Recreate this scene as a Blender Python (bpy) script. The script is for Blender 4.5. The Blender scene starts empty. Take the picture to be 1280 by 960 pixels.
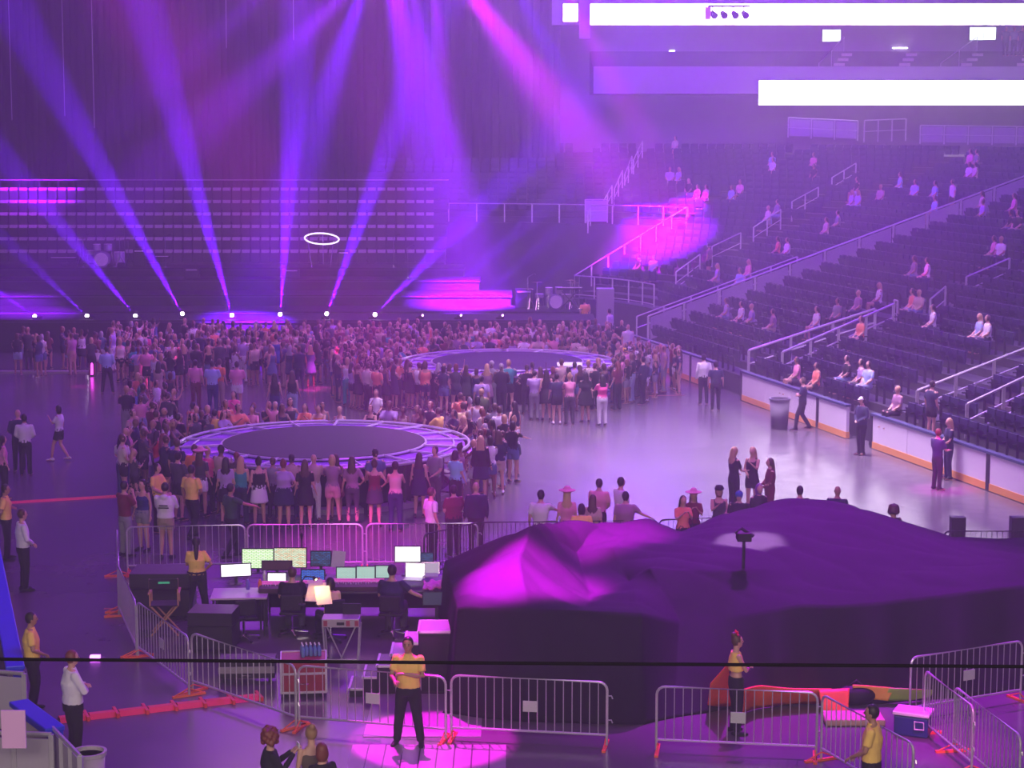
# arena concert scene
import bpy, bmesh, math, random
from mathutils import Vector, Matrix, noise
from mathutils.bvhtree import BVHTree
random.seed(7)
sc = bpy.context.scene
COL = sc.collection
PI = math.pi
# ------------------------------------------------------------------ camera
F = 2400.0; H = 9.9; PITCH = math.atan(323 / F)
cam_d = bpy.data.cameras.new('camera'); cam = bpy.data.objects.new('camera', cam_d); COL.objects.link(cam)
cam.location = (0, 0, H); cam.rotation_euler = (PI / 2 - PITCH, 0, 0)
cam_d.sensor_width = 36; cam_d.lens = 36 * F / 1280; cam_d.clip_end = 600
sc.camera = cam
CP, SP = math.cos(PITCH), math.sin(PITCH)
def ray(px, py):
    a = (px - 640) / F; b = (480 - py) / F
    return Vector((a, CP + b * SP, -SP + b * CP))
def G(px, py, z=0.0):            # where the sight line through a pixel meets height z
    d = ray(px, py); t = (z - H) / d.z
    return Vector((d.x * t, d.y * t, z))
def D(px, py, Y):                # ... meets depth Y
    d = ray(px, py); t = Y / d.y
    return Vector((d.x * t, Y, H + d.z * t))
def proj(v):
    x, y, z = v[0], v[1], v[2] - H
    f = y * CP - z * SP; u = y * SP + z * CP
    return (640 + F * x / f, 480 - F * u / f)
# ------------------------------------------------------------------ materials
MATS = {}
def mat(name, col, rough=.6, metal=0.0, emit=None, estr=0.0, var=0.0, vs=8.0, bump=0.0, alpha=1.0, trans=0.0, spec=None, sheen=0):
    if name in MATS: return MATS[name]
    m = bpy.data.materials.new(name); m.use_nodes = True
    nt = m.node_tree; b = nt.nodes['Principled BSDF']
    b.inputs['Base Color'].default_value = (*col, 1); b.inputs['Roughness'].default_value = rough
    b.inputs['Metallic'].default_value = metal; b.inputs['Alpha'].default_value = alpha
    b.inputs['Transmission Weight'].default_value = trans
    if spec is not None: b.inputs['Specular IOR Level'].default_value = spec
    if emit: b.inputs['Emission Color'].default_value = (*emit, 1); b.inputs['Emission Strength'].default_value = estr
    if var or bump:
        tc = nt.nodes.new('ShaderNodeTexCoord'); n = nt.nodes.new('ShaderNodeTexNoise')
        n.inputs['Scale'].default_value = vs; n.inputs['Detail'].default_value = 4
        nt.links.new(tc.outputs['Object'], n.inputs['Vector'])
        if var:
            r = nt.nodes.new('ShaderNodeMixRGB'); r.inputs[1].default_value = (*[c * (1 - var) for c in col], 1)
            r.inputs[2].default_value = (*[min(1, c * (1 + var)) for c in col], 1)
            nt.links.new(n.outputs['Fac'], r.inputs[0]); nt.links.new(r.outputs[0], b.inputs['Base Color'])
        if bump:
            bp = nt.nodes.new('ShaderNodeBump'); bp.inputs['Strength'].default_value = bump
            nt.links.new(n.outputs['Fac'], bp.inputs['Height']); nt.links.new(bp.outputs[0], b.inputs['Normal'])
    MATS[name] = m; return m
def srgb(h):
    h = h.lstrip('#'); c = [int(h[i:i + 2], 16) / 255 for i in (0, 2, 4)]
    return tuple(v / 12.92 if v <= .04045 else ((v + .055) / 1.055) ** 2.4 for v in c)
# ------------------------------------------------------------------ mesh collector
class MB:
    def __init__(s): s.v = []; s.f = []; s.m = []
    def quad(s, pts, m=0):
        b = len(s.v); s.v += [tuple(p) for p in pts]; s.f.append(tuple(range(b, b + len(pts)))); s.m.append(m); return s
    def box(s, lo, hi, m=0, M=None):
        b = len(s.v)
        P = [(x, y, z) for z in (lo[2], hi[2]) for y in (lo[1], hi[1]) for x in (lo[0], hi[0])]
        if M is not None: P = [tuple(M @ Vector(p)) for p in P]
        s.v += P
        for f in ((0, 2, 3, 1), (4, 5, 7, 6), (0, 1, 5, 4), (2, 6, 7, 3), (0, 4, 6, 2), (1, 3, 7, 5)):
            s.f.append(tuple(b + i for i in f)); s.m.append(m)
        return s
    def cbox(s, c, d, m=0, M=None):
        return s.box([c[i] - d[i] / 2 for i in range(3)], [c[i] + d[i] / 2 for i in range(3)], m, M)
    def tube(s, pts, rad, seg=6, m=0, side=(1, 0, 0), caps=False, closed=False):
        """a swept tube; rad is one radius, one per point, or (rx, ry) pairs; caps rounds the ends"""
        pts = [Vector(p) for p in pts]; n = len(pts)
        if not isinstance(rad, (list,)): rad = [rad] * n
        rad = [(r, r) if not isinstance(r, tuple) else r for r in rad]
        if caps:
            t0 = (pts[0] - pts[1]).normalized(); t1 = (pts[-1] - pts[-2]).normalized()
            r0 = min(rad[0]); r1 = min(rad[-1]); q = caps if isinstance(caps, float) else 1.0
            A = [(pts[0] + t0 * r0 * q * k, (rad[0][0] * j, rad[0][1] * j)) for k, j in ((1.0, .12), (.87, .5), (.5, .87))]
            B = [(pts[-1] + t1 * r1 * q * k, (rad[-1][0] * j, rad[-1][1] * j)) for k, j in ((.5, .87), (.87, .5), (1.0, .12))]
            pts = [a[0] for a in A] + pts + [b[0] for b in B]; rad = [a[1] for a in A] + rad + [b[1] for b in B]; n = len(pts)
        base = len(s.v); sd = Vector(side)
        for i, p in enumerate(pts):
            if closed: t = (pts[(i + 1) % n] - pts[i - 1])
            else: t = pts[min(i + 1, n - 1)] - pts[max(i - 1, 0)]
            t.normalize()
            x = sd - t * sd.dot(t)
            if x.length < 1e-3: x = Vector((0, 1, 0)) - t * t.y
            if x.length < 1e-3: x = Vector((0, 0, 1)) - t * t.z
            x.normalize(); y = t.cross(x)
            for k in range(seg):
                a = 2 * PI * k / seg
                s.v.append(tuple(p + x * math.cos(a) * rad[i][0] + y * math.sin(a) * rad[i][1]))
        for i in range(n if closed else n - 1):
            for k in range(seg):
                a = base + i * seg + k; b = base + i * seg + (k + 1) % seg
                j = ((i + 1) % n) * seg
                c = base + j + (k + 1) % seg; d = base + j + k
                s.f.append((a, b, c, d)); s.m.append(m)
        if not closed:
            s.f.append(tuple(base + k for k in range(seg - 1, -1, -1))); s.m.append(m)
            s.f.append(tuple(base + (n - 1) * seg + k for k in range(seg))); s.m.append(m)
        return s
    def ball(s, c, r, m=0, seg=8, rings=6):
        r = r if isinstance(r, tuple) else (r, r, r); b = len(s.v)
        for i in range(1, rings):
            a = PI * i / rings
            for k in range(seg):
                t = 2 * PI * k / seg
                s.v.append((c[0] + r[0] * math.sin(a) * math.cos(t), c[1] + r[1] * math.sin(a) * math.sin(t), c[2] + r[2] * math.cos(a)))
        s.v += [(c[0], c[1], c[2] + r[2]), (c[0], c[1], c[2] - r[2])]; T = len(s.v) - 2
        for i in range(rings - 2):
            for k in range(seg):
                s.f.append((b + i * seg + k, b + (i + 1) * seg + k, b + (i + 1) * seg + (k + 1) % seg, b + i * seg + (k + 1) % seg)); s.m.append(m)
        for k in range(seg):
            s.f.append((T, b + k, b + (k + 1) % seg)); s.m.append(m)
            q = b + (rings - 2) * seg; s.f.append((T + 1, q + (k + 1) % seg, q + k)); s.m.append(m)
        return s
    def disc(s, c, r0, r1, z0, z1, seg=64, m=0, a0=0, a1=2 * PI):
        """flat annulus slab between radii r0 and r1"""
        full = abs(a1 - a0 - 2 * PI) < 1e-6; n = seg + (0 if full else 1); b = len(s.v)
        for k in range(n):
            a = a0 + (a1 - a0) * k / seg; ca, sa = math.cos(a), math.sin(a)
            for r, z in ((r0, z0), (r1, z0), (r1, z1), (r0, z1)): s.v.append((c[0] + r * ca, c[1] + r * sa, z))
        for k in range(seg):
            p = b + k * 4; q = b + ((k + 1) % n) * 4
            for i in range(4):
                s.f.append((p + i, q + i, q + (i + 1) % 4, p + (i + 1) % 4)); s.m.append(m)
        return s
    def lathe(s, prof, c=(0, 0, 0), seg=16, m=0):
        b = len(s.v); n = len(prof)
        for r, z in prof:
            for k in range(seg):
                a = 2 * PI * k / seg; s.v.append((c[0] + r * math.cos(a), c[1] + r * math.sin(a), c[2] + z))
        for i in range(n - 1):
            for k in range(seg):
                s.f.append((b + i * seg + k, b + i * seg + (k + 1) % seg, b + (i + 1) * seg + (k + 1) % seg, b + (i + 1) * seg + k)); s.m.append(m)
        s.f.append(tuple(b + k for k in range(seg - 1, -1, -1))); s.m.append(m)
        s.f.append(tuple(b + (n - 1) * seg + k for k in range(seg))); s.m.append(m)
        return s
    def mesh(s, name, mats, smooth=False):
        me = bpy.data.meshes.new(name); me.from_pydata(s.v, [], s.f)
        for x in (mats if isinstance(mats, (list, tuple)) else [mats]): me.materials.append(x)
        me.polygons.foreach_set('material_index', s.m)
        if smooth: me.polygons.foreach_set('use_smooth', [True] * len(s.f))
        me.update(); return me
    def build(s, name, mats, parent=None, smooth=False, bevel=0):
        o = bpy.data.objects.new(name, s.mesh(name, mats, smooth)); COL.objects.link(o); o.parent = parent
        if bevel:
            md = o.modifiers.new('bevel', 'BEVEL'); md.width = bevel; md.segments = 2; md.limit_method = 'ANGLE'
        return o
def tag(o, label=None, cat=None, group=None, kind=None):
    if label: o['label'] = label
    if cat: o['category'] = cat
    if group: o['group'] = group
    if kind: o['kind'] = kind
    return o
def empty(name, loc=(0, 0, 0), rz=0, label=None, cat=None, group=None):
    o = bpy.data.objects.new(name, None); COL.objects.link(o); o.location = loc; o.rotation_euler = (0, 0, rz)
    o.empty_display_size = .2
    return tag(o, label, cat, group)
def copy_tree(o, parent=None):
    c = o.copy(); COL.objects.link(c)
    if parent is not None: c.parent = parent
    for ch in o.children: copy_tree(ch, c)
    return c
def struct(name, mb, m, smooth=False): return tag(mb.build(name, m, None, smooth), kind='structure')
def lamp(name, kind, loc, col, power, target=None, size=1.0, size_y=None, angle=30, blend=.3, parent=None, rad=.1):
    l = bpy.data.lights.new(name, kind); l.color = col; l.energy = power
    o = bpy.data.objects.new(name, l); COL.objects.link(o); o.location = loc
    if target is not None: o.rotation_euler = (Vector(target) - Vector(loc)).to_track_quat('-Z', 'Y').to_euler()
    if kind == 'AREA':
        l.shape = 'RECTANGLE'; l.size = size; l.size_y = size_y or size
    if kind == 'SPOT':
        l.spot_size = math.radians(angle); l.spot_blend = blend; l.shadow_soft_size = rad
    if kind == 'POINT': l.shadow_soft_size = rad
    return o
HAZE=.0040; BEAM=195000.0; AMB=.7; STZ=1.45
# ------------------------------------------------------------------ rink frame of reference
B0 = Vector((13.4, 50.2, 0)); U = Vector((-.259, .966, 0)).normalized(); V = Vector((U.y, -U.x, 0))
SC = 38.0; RAD = 8.5
CC = B0 + U * SC - V * RAD                       # centre of the rink's rounded corner
def bowl(q, t):
    """q: metres along the side boards, then (beyond SC) degrees round the corner; t: metres outward"""
    if q <= SC: return B0 + U * q + V * t
    a = math.radians(q - SC) + math.atan2(V.y, V.x)
    return CC + Vector((math.cos(a), math.sin(a), 0)) * (RAD + t)
SL = .33
def zt(t): return .55 + SL * t
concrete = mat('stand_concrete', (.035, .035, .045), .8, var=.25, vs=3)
m_rail = mat('galvanised_rail', (.62, .62, .64), .35, .55)
m_white = mat('white_board', (.8, .8, .82), .35, var=.04, vs=2)
m_yellow = mat('yellow_kickplate', (.85, .42, .10), .45)
m_cap = mat('dark_cap_rail', (.06, .08, .16), .4)
m_black = mat('matt_black', (.012, .012, .014), .7)
m_dark = mat('dark_steel', (.04, .04, .045), .5, .3)
# floor: sealed concrete, scuffed, with a soft shine
mf = mat('arena_concrete_floor', (.23, .22, .23), .28)
nt = mf.node_tree; bs = nt.nodes['Principled BSDF']
tc = nt.nodes.new('ShaderNodeTexCoord')
n1 = nt.nodes.new('ShaderNodeTexNoise'); n1.inputs['Scale'].default_value = .35; n1.inputs['Detail'].default_value = 6
n2 = nt.nodes.new('ShaderNodeTexNoise'); n2.inputs['Scale'].default_value = 2.2; n2.inputs['Detail'].default_value = 3
for n in (n1, n2): nt.links.new(tc.outputs['Object'], n.inputs['Vector'])
mx = nt.nodes.new('ShaderNodeMixRGB'); mx.inputs[1].default_value = (.07, .066, .07, 1); mx.inputs[2].default_value = (.17, .16, .17, 1)
mm = nt.nodes.new('ShaderNodeMath'); mm.operation = 'ADD'; nt.links.new(n1.outputs['Fac'], mm.inputs[0])
m3 = nt.nodes.new('ShaderNodeMath'); m3.operation = 'MULTIPLY_ADD'; m3.inputs[1].default_value = .5; m3.inputs[2].default_value = -.25
nt.links.new(n2.outputs['Fac'], m3.inputs[0]); mm.inputs[1].default_value = 0; nt.links.new(mm.outputs[0], mx.inputs[0])
nt.links.new(mx.outputs[0], bs.inputs['Base Color'])
rr = nt.nodes.new('ShaderNodeMapRange'); rr.inputs[3].default_value = .16; rr.inputs[4].default_value = .30
nt.links.new(n2.outputs['Fac'], rr.inputs[0]); nt.links.new(rr.outputs[0], bs.inputs['Roughness'])
struct('floor', MB().box((-60, -6, -.3), (80, 135, 0)), mf)
# side boards -------------------------------------------------------
def boards(q0, q1, name, label):
    r = empty(name, B0 + U * q0, math.atan2(U.y, U.x)); L = q1 - q0
    tag(r, label, 'rink boards')
    n = max(1, round(L / 2.4)); w = L / n
    p = MB(); k = MB(); c = MB(); j = MB()
    for i in range(n): p.box((i * w + .015, -.10, .22), ((i + 1) * w - .015, 0, 1.03))
    k.box((0, -.11, .02), (L, .015, .22)); c.box((-.02, -.13, 1.03), (L + .02, .05, 1.10))
    for i in range(n + 1):
        if i % 3 == 1: MB().box((i * w - .09, -.12, .02), (i * w + .09, .02, 1.03)).build('gate_post', m_dark, r)
    p.build('board_panel', m_white, r); k.build('kickplate', m_yellow, r); c.build('cap_rail', m_cap, r)
    return r
boards(-30, 8.8, 'rink_boards', 'white rink boards with yellow kickplate beside the couple leaning on them')
boards(10.6, 19.6, 'rink_boards', 'white rink boards behind the grey trash bin')
boards(22.3, 32.6, 'rink_boards', 'white rink boards past the gate where two guards stand')
# steps in the gate gap
s_ = MB()
for i in range(2): s_.cbox(B0 + U * 9.7 + V * (.55 + .3 * i) + Vector((0, 0, .12 + .12 * i)), (.3, 1.4, .24 + .24 * i), 0)
# raked seating structure ------------------------------------------
ROW = .85; NR = 27
def bank(name, q0, q1, t0, t1, nq, wall=True):
    m = MB(); qs = [q0 + (q1 - q0) * i / nq for i in range(nq + 1)]
    n = int(round((t1 - t0) / ROW))
    for i in range(nq):
        a, b = qs[i], qs[i + 1]
        if wall:
            m.quad([bowl(a, t0), bowl(b, t0), bowl(b, t0) + Vector((0, 0, zt(t0))), bowl(a, t0) + Vector((0, 0, zt(t0)))])
        for r in range(n):
            t = t0 + r * ROW; z = zt(t); z2 = zt(t + ROW)
            Z = Vector((0, 0, z)); Z2 = Vector((0, 0, z2))
            m.quad([bowl(a, t) + Z, bowl(b, t) + Z, bowl(b, t + ROW) + Z, bowl(a, t + ROW) + Z])
            m.quad([bowl(a, t + ROW) + Z, bowl(b, t + ROW) + Z, bowl(b, t + ROW) + Z2, bowl(a, t + ROW) + Z2])
    for q in (q0, q1):      # end walls
        for r in range(n):
            t = t0 + r * ROW
            m.quad([bowl(q, t), bowl(q, t + ROW), bowl(q, t + ROW) + Vector((0, 0, zt(t))), bowl(q, t) + Vector((0, 0, zt(t)))])
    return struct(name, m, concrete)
TT = .5 + ROW * NR
bank('seating_slab_side', -30, 31.6, .5, TT, 1)
bank('seating_slab_corner', 31.61, SC, 3.05, TT, 1)
bank('seating_slab_bend', SC + .01, SC + 34, 3.05, TT, 10)
bank('seating_slab_end', SC + 34.01, SC + 84, 12.4, TT, 14)
# concourse behind the lower bowl, wall up to the suites
cw = MB(); zc = zt(TT)
for q0, q1, n in ((-30, SC, 1), (SC, SC + 84, 16)):
    for i in range(n):
        a = q0 + (q1 - q0) * i / n; b = q0 + (q1 - q0) * (i + 1) / n
        Z = Vector((0, 0, zc))
        cw.quad([bowl(a, TT) + Z, bowl(b, TT) + Z, bowl(b, TT + 6) + Z, bowl(a, TT + 6) + Z])
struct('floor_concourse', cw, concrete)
m_wall = mat('painted_wall_grey', (.22, .22, .25), .8, var=.1, vs=1)
m_fascia = mat('fascia_panel', (.40, .38, .42), .6, var=.08, vs=1.5)
YF = 112.0
m_curtain = mat('black_backdrop_cloth', (.014, .012, .018), .9, var=.3, vs=.5)
def dz(px, py, Y=YF): return D(px, py, Y)
# back wall under the suites
a = dz(745, 118); b = dz(1330, 118)
struct('wall_concourse', MB().box((a.x - 8, YF + 6.3, 0), (b.x + 20, YF + 6.6, a.z + .2)), m_wall)
# suite level fascia (the band that carries the lower LED ribbon)
f0 = dz(742, 117); f1 = dz(1400, 83)
struct('wall_fascia', MB().box((f0.x, YF, f0.z), (f1.x + 10, YF + .5, f1.z)), m_fascia)
# suite terrace: raked dark floor, aisle strips, back wall
t0 = f1.z
tm = MB()
for i in range(6):
    tm.box((f0.x, YF + .5 + i * .95, f0.z), (f1.x + 10, YF + .5 + (i + 1) * .95, t0 - .55 + i * .32))
struct('floor_suite_terrace', tm, m_black)
struct('wall_suite_back', MB().box((f0.x - 6, YF + 6.2, t0 - 1), (f1.x + 10, YF + 6.5, 19)), m_wall)
# upper fascia that carries the top ribbon
g0 = dz(690, 31); g1 = dz(1400, -3)
struct('wall_upper_fascia', MB().box((g0.x, YF - .02, g0.z), (f1.x + 10, YF + .5, 20)), m_fascia)
# side wall
struct('wall_side', MB().box((f1.x + 9, 20, 0), (f1.x + 9.5, YF + 6, 20)), m_wall)
# LED ribbons
m_led = mat('led_white', (.9, .9, .9), .5, emit=(1, .86, 1), estr=13)
def ribbon(x0, y0, x1, y1, label):
    A = dz(x0, y1); Bq = dz(x1, y0); r = empty('led_ribbon_board', ((A.x + Bq.x) / 2, YF - .12, A.z)); tag(r, label, 'LED display')
    w = (Bq.x - A.x) / 2; h = Bq.z - A.z
    MB().box((-w, -.06, 0), (w, -.02, h)).build('screen', m_led, r)
    MB().box((-w - .05, -.02, -.05), (w + .05, .10, h + .05)).build('housing', m_dark, r)
ribbon(948, 101, 1420, 131, 'long glowing white display band on the lower balcony fascia')
ribbon(736, 5, 1420, 31, 'long glowing white display band across the upper fascia')
ribbon(704, 5, 722, 27, 'short glowing white display panel past the grey column')
pc = D(731, 48, 108); pt = D(731, -60, 108)
struct('pillar_upper', MB().box((pc.x - .3, 108, pc.z), (pc.x + .3, 108.6, 20)), m_fascia)
# suite televisions
m_tv = mat('tv_glow', (.7, .8, .8), .4, emit=(.85, 1, .95), estr=2.2)
for (x0, y0, x1, y1, lb) in ((1028, 37, 1051, 52, 'small lit television high over the suite aisle nearer the centre'), (1212, 34, 1245, 50, 'wide lit television above the suite with standing guests')):
    A = dz(x0, y1, YF + 5.9); Bq = dz(x1, y0, YF + 5.9); r = empty('television', ((A.x + Bq.x) / 2, YF + 5.9, A.z)); tag(r, lb, 'television')
    w = (Bq.x - A.x) / 2; h = Bq.z - A.z
    MB().box((-w, -.03, 0), (w * .05, 0, h)).box((w * .1, -.03, .02), (w, 0, h)).build('screen', m_tv, r)
    MB().box((-w - .05, 0, -.05), (w + .05, .14, h + .05)).build('casing', m_black, r)
    MB().box((-.05, .10, h * .3), (.05, .28, h * .6)).build('bracket', m_black, r)
# suite aisle stairs with handrails
m_step = mat('pale_aisle_step', (.55, .5, .48), .7)
for i, (x0, x1, lb) in enumerate(((1034, 1062, 'beneath the small television'), (1117, 1143, 'below the ceiling strip light'), (1186, 1228, 'with a handrail beside the wide television'), (1258, 1296, 'at the far end of the suites'))):
    base = D(x0, 101, YF + .6); top = D(x1, 77, YF + 6.0)
    r = empty('aisle_stair', base); tag(r, 'pale suite aisle stair ' + lb, 'stairs')
    m = MB(); n = 6
    for k in range(n):
        x = (top.x - base.x) * k / n; y = .9 * k; z = .32 * k
        m.box((x - .3, y, z - .3), (x + .35, y + .9, z + .14))
    m.build('tread', m_step, r)
    if i in (0, 2):
        h = MB(); h.tube([(-.5, 0, 1.0), (top.x - base.x - .4, 5.2, 2.75)], .03)
        for k in (0, .5, 1): h.tube([(-.5 + (top.x - base.x + .1) * k, 5.2 * k, 1.75 * k), (-.5 + (top.x - base.x + .1) * k, 5.2 * k, 1.0 + 1.75 * k)], .025)
        h.build('handrail', m_rail, r)
sl = D(1125, 60, YF + 6.0)
o = MB().box((-.45, -.1, -.04), (.45, .05, .04)).build('strip_light', mat('strip_glow', (1, 1, 1), emit=(1, .95, .9), estr=5)); o.location = sl; tag(o, 'small glowing strip light on the suite back wall', 'light')
sl = D(840, 64, YF + 6.0)
o = MB().box((-.17, -.08, -.05), (.17, .05, .05)).build('exit_light', MATS['strip_glow']); o.location = sl; tag(o, 'tiny bright light on the dark wall over the empty fascia', 'light')
# spotlights clustered on the fascia
r = empty('light_cluster', D(910, 16, 106)); tag(r, 'dark bar of stage lamps hanging before the upper display band', 'light rig')
MB().tube([(-1.1, 0, .35), (1.2, 0, .35)], .06).build('bar', m_dark, r)
for i, x in enumerate((-.85, -.3, .3, .85)):
    l = MB(); l.tube([(x, .1, .0), (x + .1, -.28, -.18)], [.14, .2], 10); l.tube([(x, 0, .35), (x, .05, .1)], .03); l.build('lamp_can', m_dark, r)
MB().box((-1.25, -.2, -.35), (-.95, .1, .3)).build('ballast_box', m_rail, r)
# black backdrop curtain with hanging cables at the far end
YC = 113.5
cur = MB(); xs0 = D(-60, 200, YC).x; xs1 = D(700, 200, YC).x; n = 90
for i in range(n):
    xa = xs0 + (xs1 - xs0) * i / n; xb = xs0 + (xs1 - xs0) * (i + 1) / n
    ya = YC + .18 * math.sin(i * 1.9) + .1 * math.sin(i * .7); yb = YC + .18 * math.sin((i + 1) * 1.9) + .1 * math.sin((i + 1) * .7)
    cur.quad([(xa, ya, 0), (xb, yb, 0), (xb, yb, 24), (xa, ya, 24)])
o = cur.build('backdrop_curtain', m_curtain, None, True); tag(o, 'tall black backdrop curtain closing off the far end above the bleachers', 'curtain')
sd = o.modifiers.new('t', 'SOLIDIFY'); sd.thickness = .03
struct('wall_far', MB().box((xs0 - 30, 119.5, 0), (f1.x + 12, 120, 24)), m_wall)
struct('wall_left', MB().box((-42, -6, 0), (-41.5, 120, 24)), m_wall)
struct('ceiling', MB().box((-42, -6, 24), (f1.x + 12, 120, 24.3)), m_black)
for px, y0, lb in ((15, 150, 'first'), (81, 145, 'second'), (118, 160, 'third'), (283, 60, 'fourth'), (367, 50, 'fifth')):
    A = D(px, y0, 108); o = MB().tube([(0, 0, 0), (.05, 0, 21 - A.z)], .022, 5).build('hanging_cable', m_rail); o.location = A
    o['group'] = 'thin cables before the backdrop'; tag(o, 'thin pale cable hanging before the black backdrop curtain', 'cable')
# ------------------------------------------------------------------ railings in the stands
Zv = Vector((0, 0, 1))
def onstand(px, py, h=0.0, qlo=-28, qhi=SC + 84):
    """point on the raked seating whose projection, h above the surface, is nearest to a pixel"""
    best = None; lo, hi, t0, t1, st = qlo, qhi, .5, TT, 40
    for it in range(4):
        for i in range(st + 1):
            q = lo + (hi - lo) * i / st
            for j in range(st + 1):
                t = t0 + (t1 - t0) * j / st
                p = bowl(q, t) + Zv * (zt(t) + h); x, y = proj(p); e = (x - px) ** 2 + (y - py) ** 2
                if best is None or e < best[0]: best = (e, q, t)
        dq = (hi - lo) / st * 1.5; dt = (t1 - t0) / st * 1.5
        lo, hi, t0, t1 = max(qlo, best[1] - dq), min(qhi, best[1] + dq), max(.5, best[2] - dt), min(TT, best[2] + dt)
    q, t = best[1], best[2]
    return bowl(q, t) + Zv * zt(t), q, t
m_mesh = mat('rail_mesh_panel', (.55, .52, .6), .5, .1, alpha=.8)
RAILS = []
def railing(label, pts, h=1.05, step=1.4, mids=(.5,), panel=False, r=.032, cat='railing', group=None, name='stand_railing', m=None, post_m=None):
    m = m or m_rail
    RAILS.extend((Vector(pts[i]), Vector(pts[i + 1])) for i in range(len(pts) - 1))
    root = empty(name, pts[0], 0, label, cat, group); P = [Vector(p) - Vector(pts[0]) for p in pts]
    up = Vector((0, 0, h))
    MB().tube([p + up for p in P], r, 6).build('handrail', m, root)
    for k in mids: MB().tube([p + up * k for p in P], r * .7, 5).build('middle_rail', m, root)
    for i in range(len(P) - 1):
        L = (P[i + 1] - P[i]).length; n = max(1, round(L / step))
        for k in range(n + (1 if i == len(P) - 2 else 0)):
            a = P[i].lerp(P[i + 1], k / n); MB().box((a.x - r, a.y - r, a.z), (a.x + r, a.y + r, a.z + h)).build('post', post_m or m, root)
        if panel:
            for k in range(n):
                a = P[i].lerp(P[i + 1], (k + .06) / n); b = P[i].lerp(P[i + 1], (k + .94) / n)
                q = MB(); q.quad([a + up * .1, b + up * .1, b + up * .93, a + up * .93])
                o = q.build('mesh_panel', m_mesh, root); sd = o.modifiers.new('t', 'SOLIDIFY'); sd.thickness = .012
    return root
def line(q0, t0, q1, t1, n=1, dz=0):
    return [bowl(q0 + (q1 - q0) * i / n, t0 + (t1 - t0) * i / n) + Zv * (zt(t0 + (t1 - t0) * i / n) + dz) for i in range(n + 1)]
railing('long sloping railing with mesh panels dividing the lit side stand', line(31.7, .6, 31.7, 21.5, 1), 1.15, 1.75, (), True, .045)
railing('low handrail beside the stair dropping to the gap in the boards', line(33.2, .6, 33.2, 8, 1), 1.0, 1.3, (.5,), False)
# aisle rails that climb from the boards
def px_rail(a, b, label, h=1.0, **k):
    pa, qa, ta = onstand(a[0], a[1], h); pb, qb, tb = onstand(b[0], b[1], h)
    return railing(label, [pa, pb], h, **k)
px_rail((936, 438), (1094, 386), 'railing climbing beside the stair behind the trash bin, nearer the vomitory', r=.045)
px_rail((978, 440), (1117, 380), 'railing climbing beside the stair behind the trash bin, nearer the camera', mids=(.5, .12), r=.045)
px_rail((1147, 488), (1290, 432), 'railing above the couple, on the stage side of the aisle', r=.045)
px_rail((1209, 505), (1300, 462), 'railing above the couple, on the near side of the aisle', mids=(.5, .12), r=.045)
for a, b, lb in (((890, 308), (926, 291), 'lowest'), ((942, 284), (976, 262), 'second lowest'), ((990, 252), (1023, 234), 'second highest'), ((1040, 222), (1070, 204), 'topmost')):
    px_rail(a, b, lb + ' of the four short handrails up the middle aisle', group='short handrails up the middle aisle')
px_rail((1208, 346), (1262, 323), 'short handrail alone among empty seats at the edge of the side stand')
px_rail((1163, 374), (1182, 358), 'small curved handrail beside the man in white shirt on the aisle')
px_rail((1118, 375), (1122, 376), 'small square handrail ending at the top of the stair')
# corner deck
qe = SC + 33.8
railing('front railing of the corner deck above the grey wall', line(qe, 3.2, SC + 2, 3.2, 5), 1.05, 1.5, (.12,))
railing('sloping railing along the cut edge of the corner seating', line(qe, 3.2, qe, 12.4, 1), 1.05, 1.3, ())
railing('level railing along the front edge of the upper end seating', line(qe, 12.5, SC + 76, 12.5, 10), 1.0, 3.0, ())
px_rail((845, 340), (875, 318), 'handrail with a pale sign beside the corner deck', mids=(.5, .25))
for a, b, lb in (((735, 268), (741, 250), 'lowest'), ((754, 252), (765, 232), 'second'), ((768, 236), (778, 213), 'third'), ((781, 218), (790, 195), 'fourth'), ((792, 200), (803, 176), 'highest')):
    px_rail(a, b, lb + ' handrail up the steep aisle in the magenta beam', group='handrails up the steep aisle')
p, q, t = onstand(745, 262, .6)
c = empty('aisle_gate', p, 0, 'pale caged gate at the foot of the steep aisle', 'gate')
g = MB()
for x in (-.6, .6): g.tube([(x, -.3, -.1), (x, -.3, 1.15)], .035)
for z in (.0, .55, 1.15): g.tube([(-.6, -.3, z), (.6, -.3, z)], .03)
g.build('gate_frame', m_rail, c); MB().box((-.58, -.31, .02), (.58, -.29, 1.1)).build('mesh_panel', m_mesh, c)
railing('mesh railing of the concourse walkway above the upper rows', [D(985, 172, 108), D(1072, 176, 108)], 1.1, 1.2, (.5,), True)
railing('faint railing stepping down from the concourse walkway', [D(1080, 178, 107), D(1132, 176, 107)], 1.2, .8, (.5,), False)
railing('long faint railing at the back of the side stand', [D(1150, 180, 104), D(1300, 182, 104)], 1.0, 1.2, (.5,), True)
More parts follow.
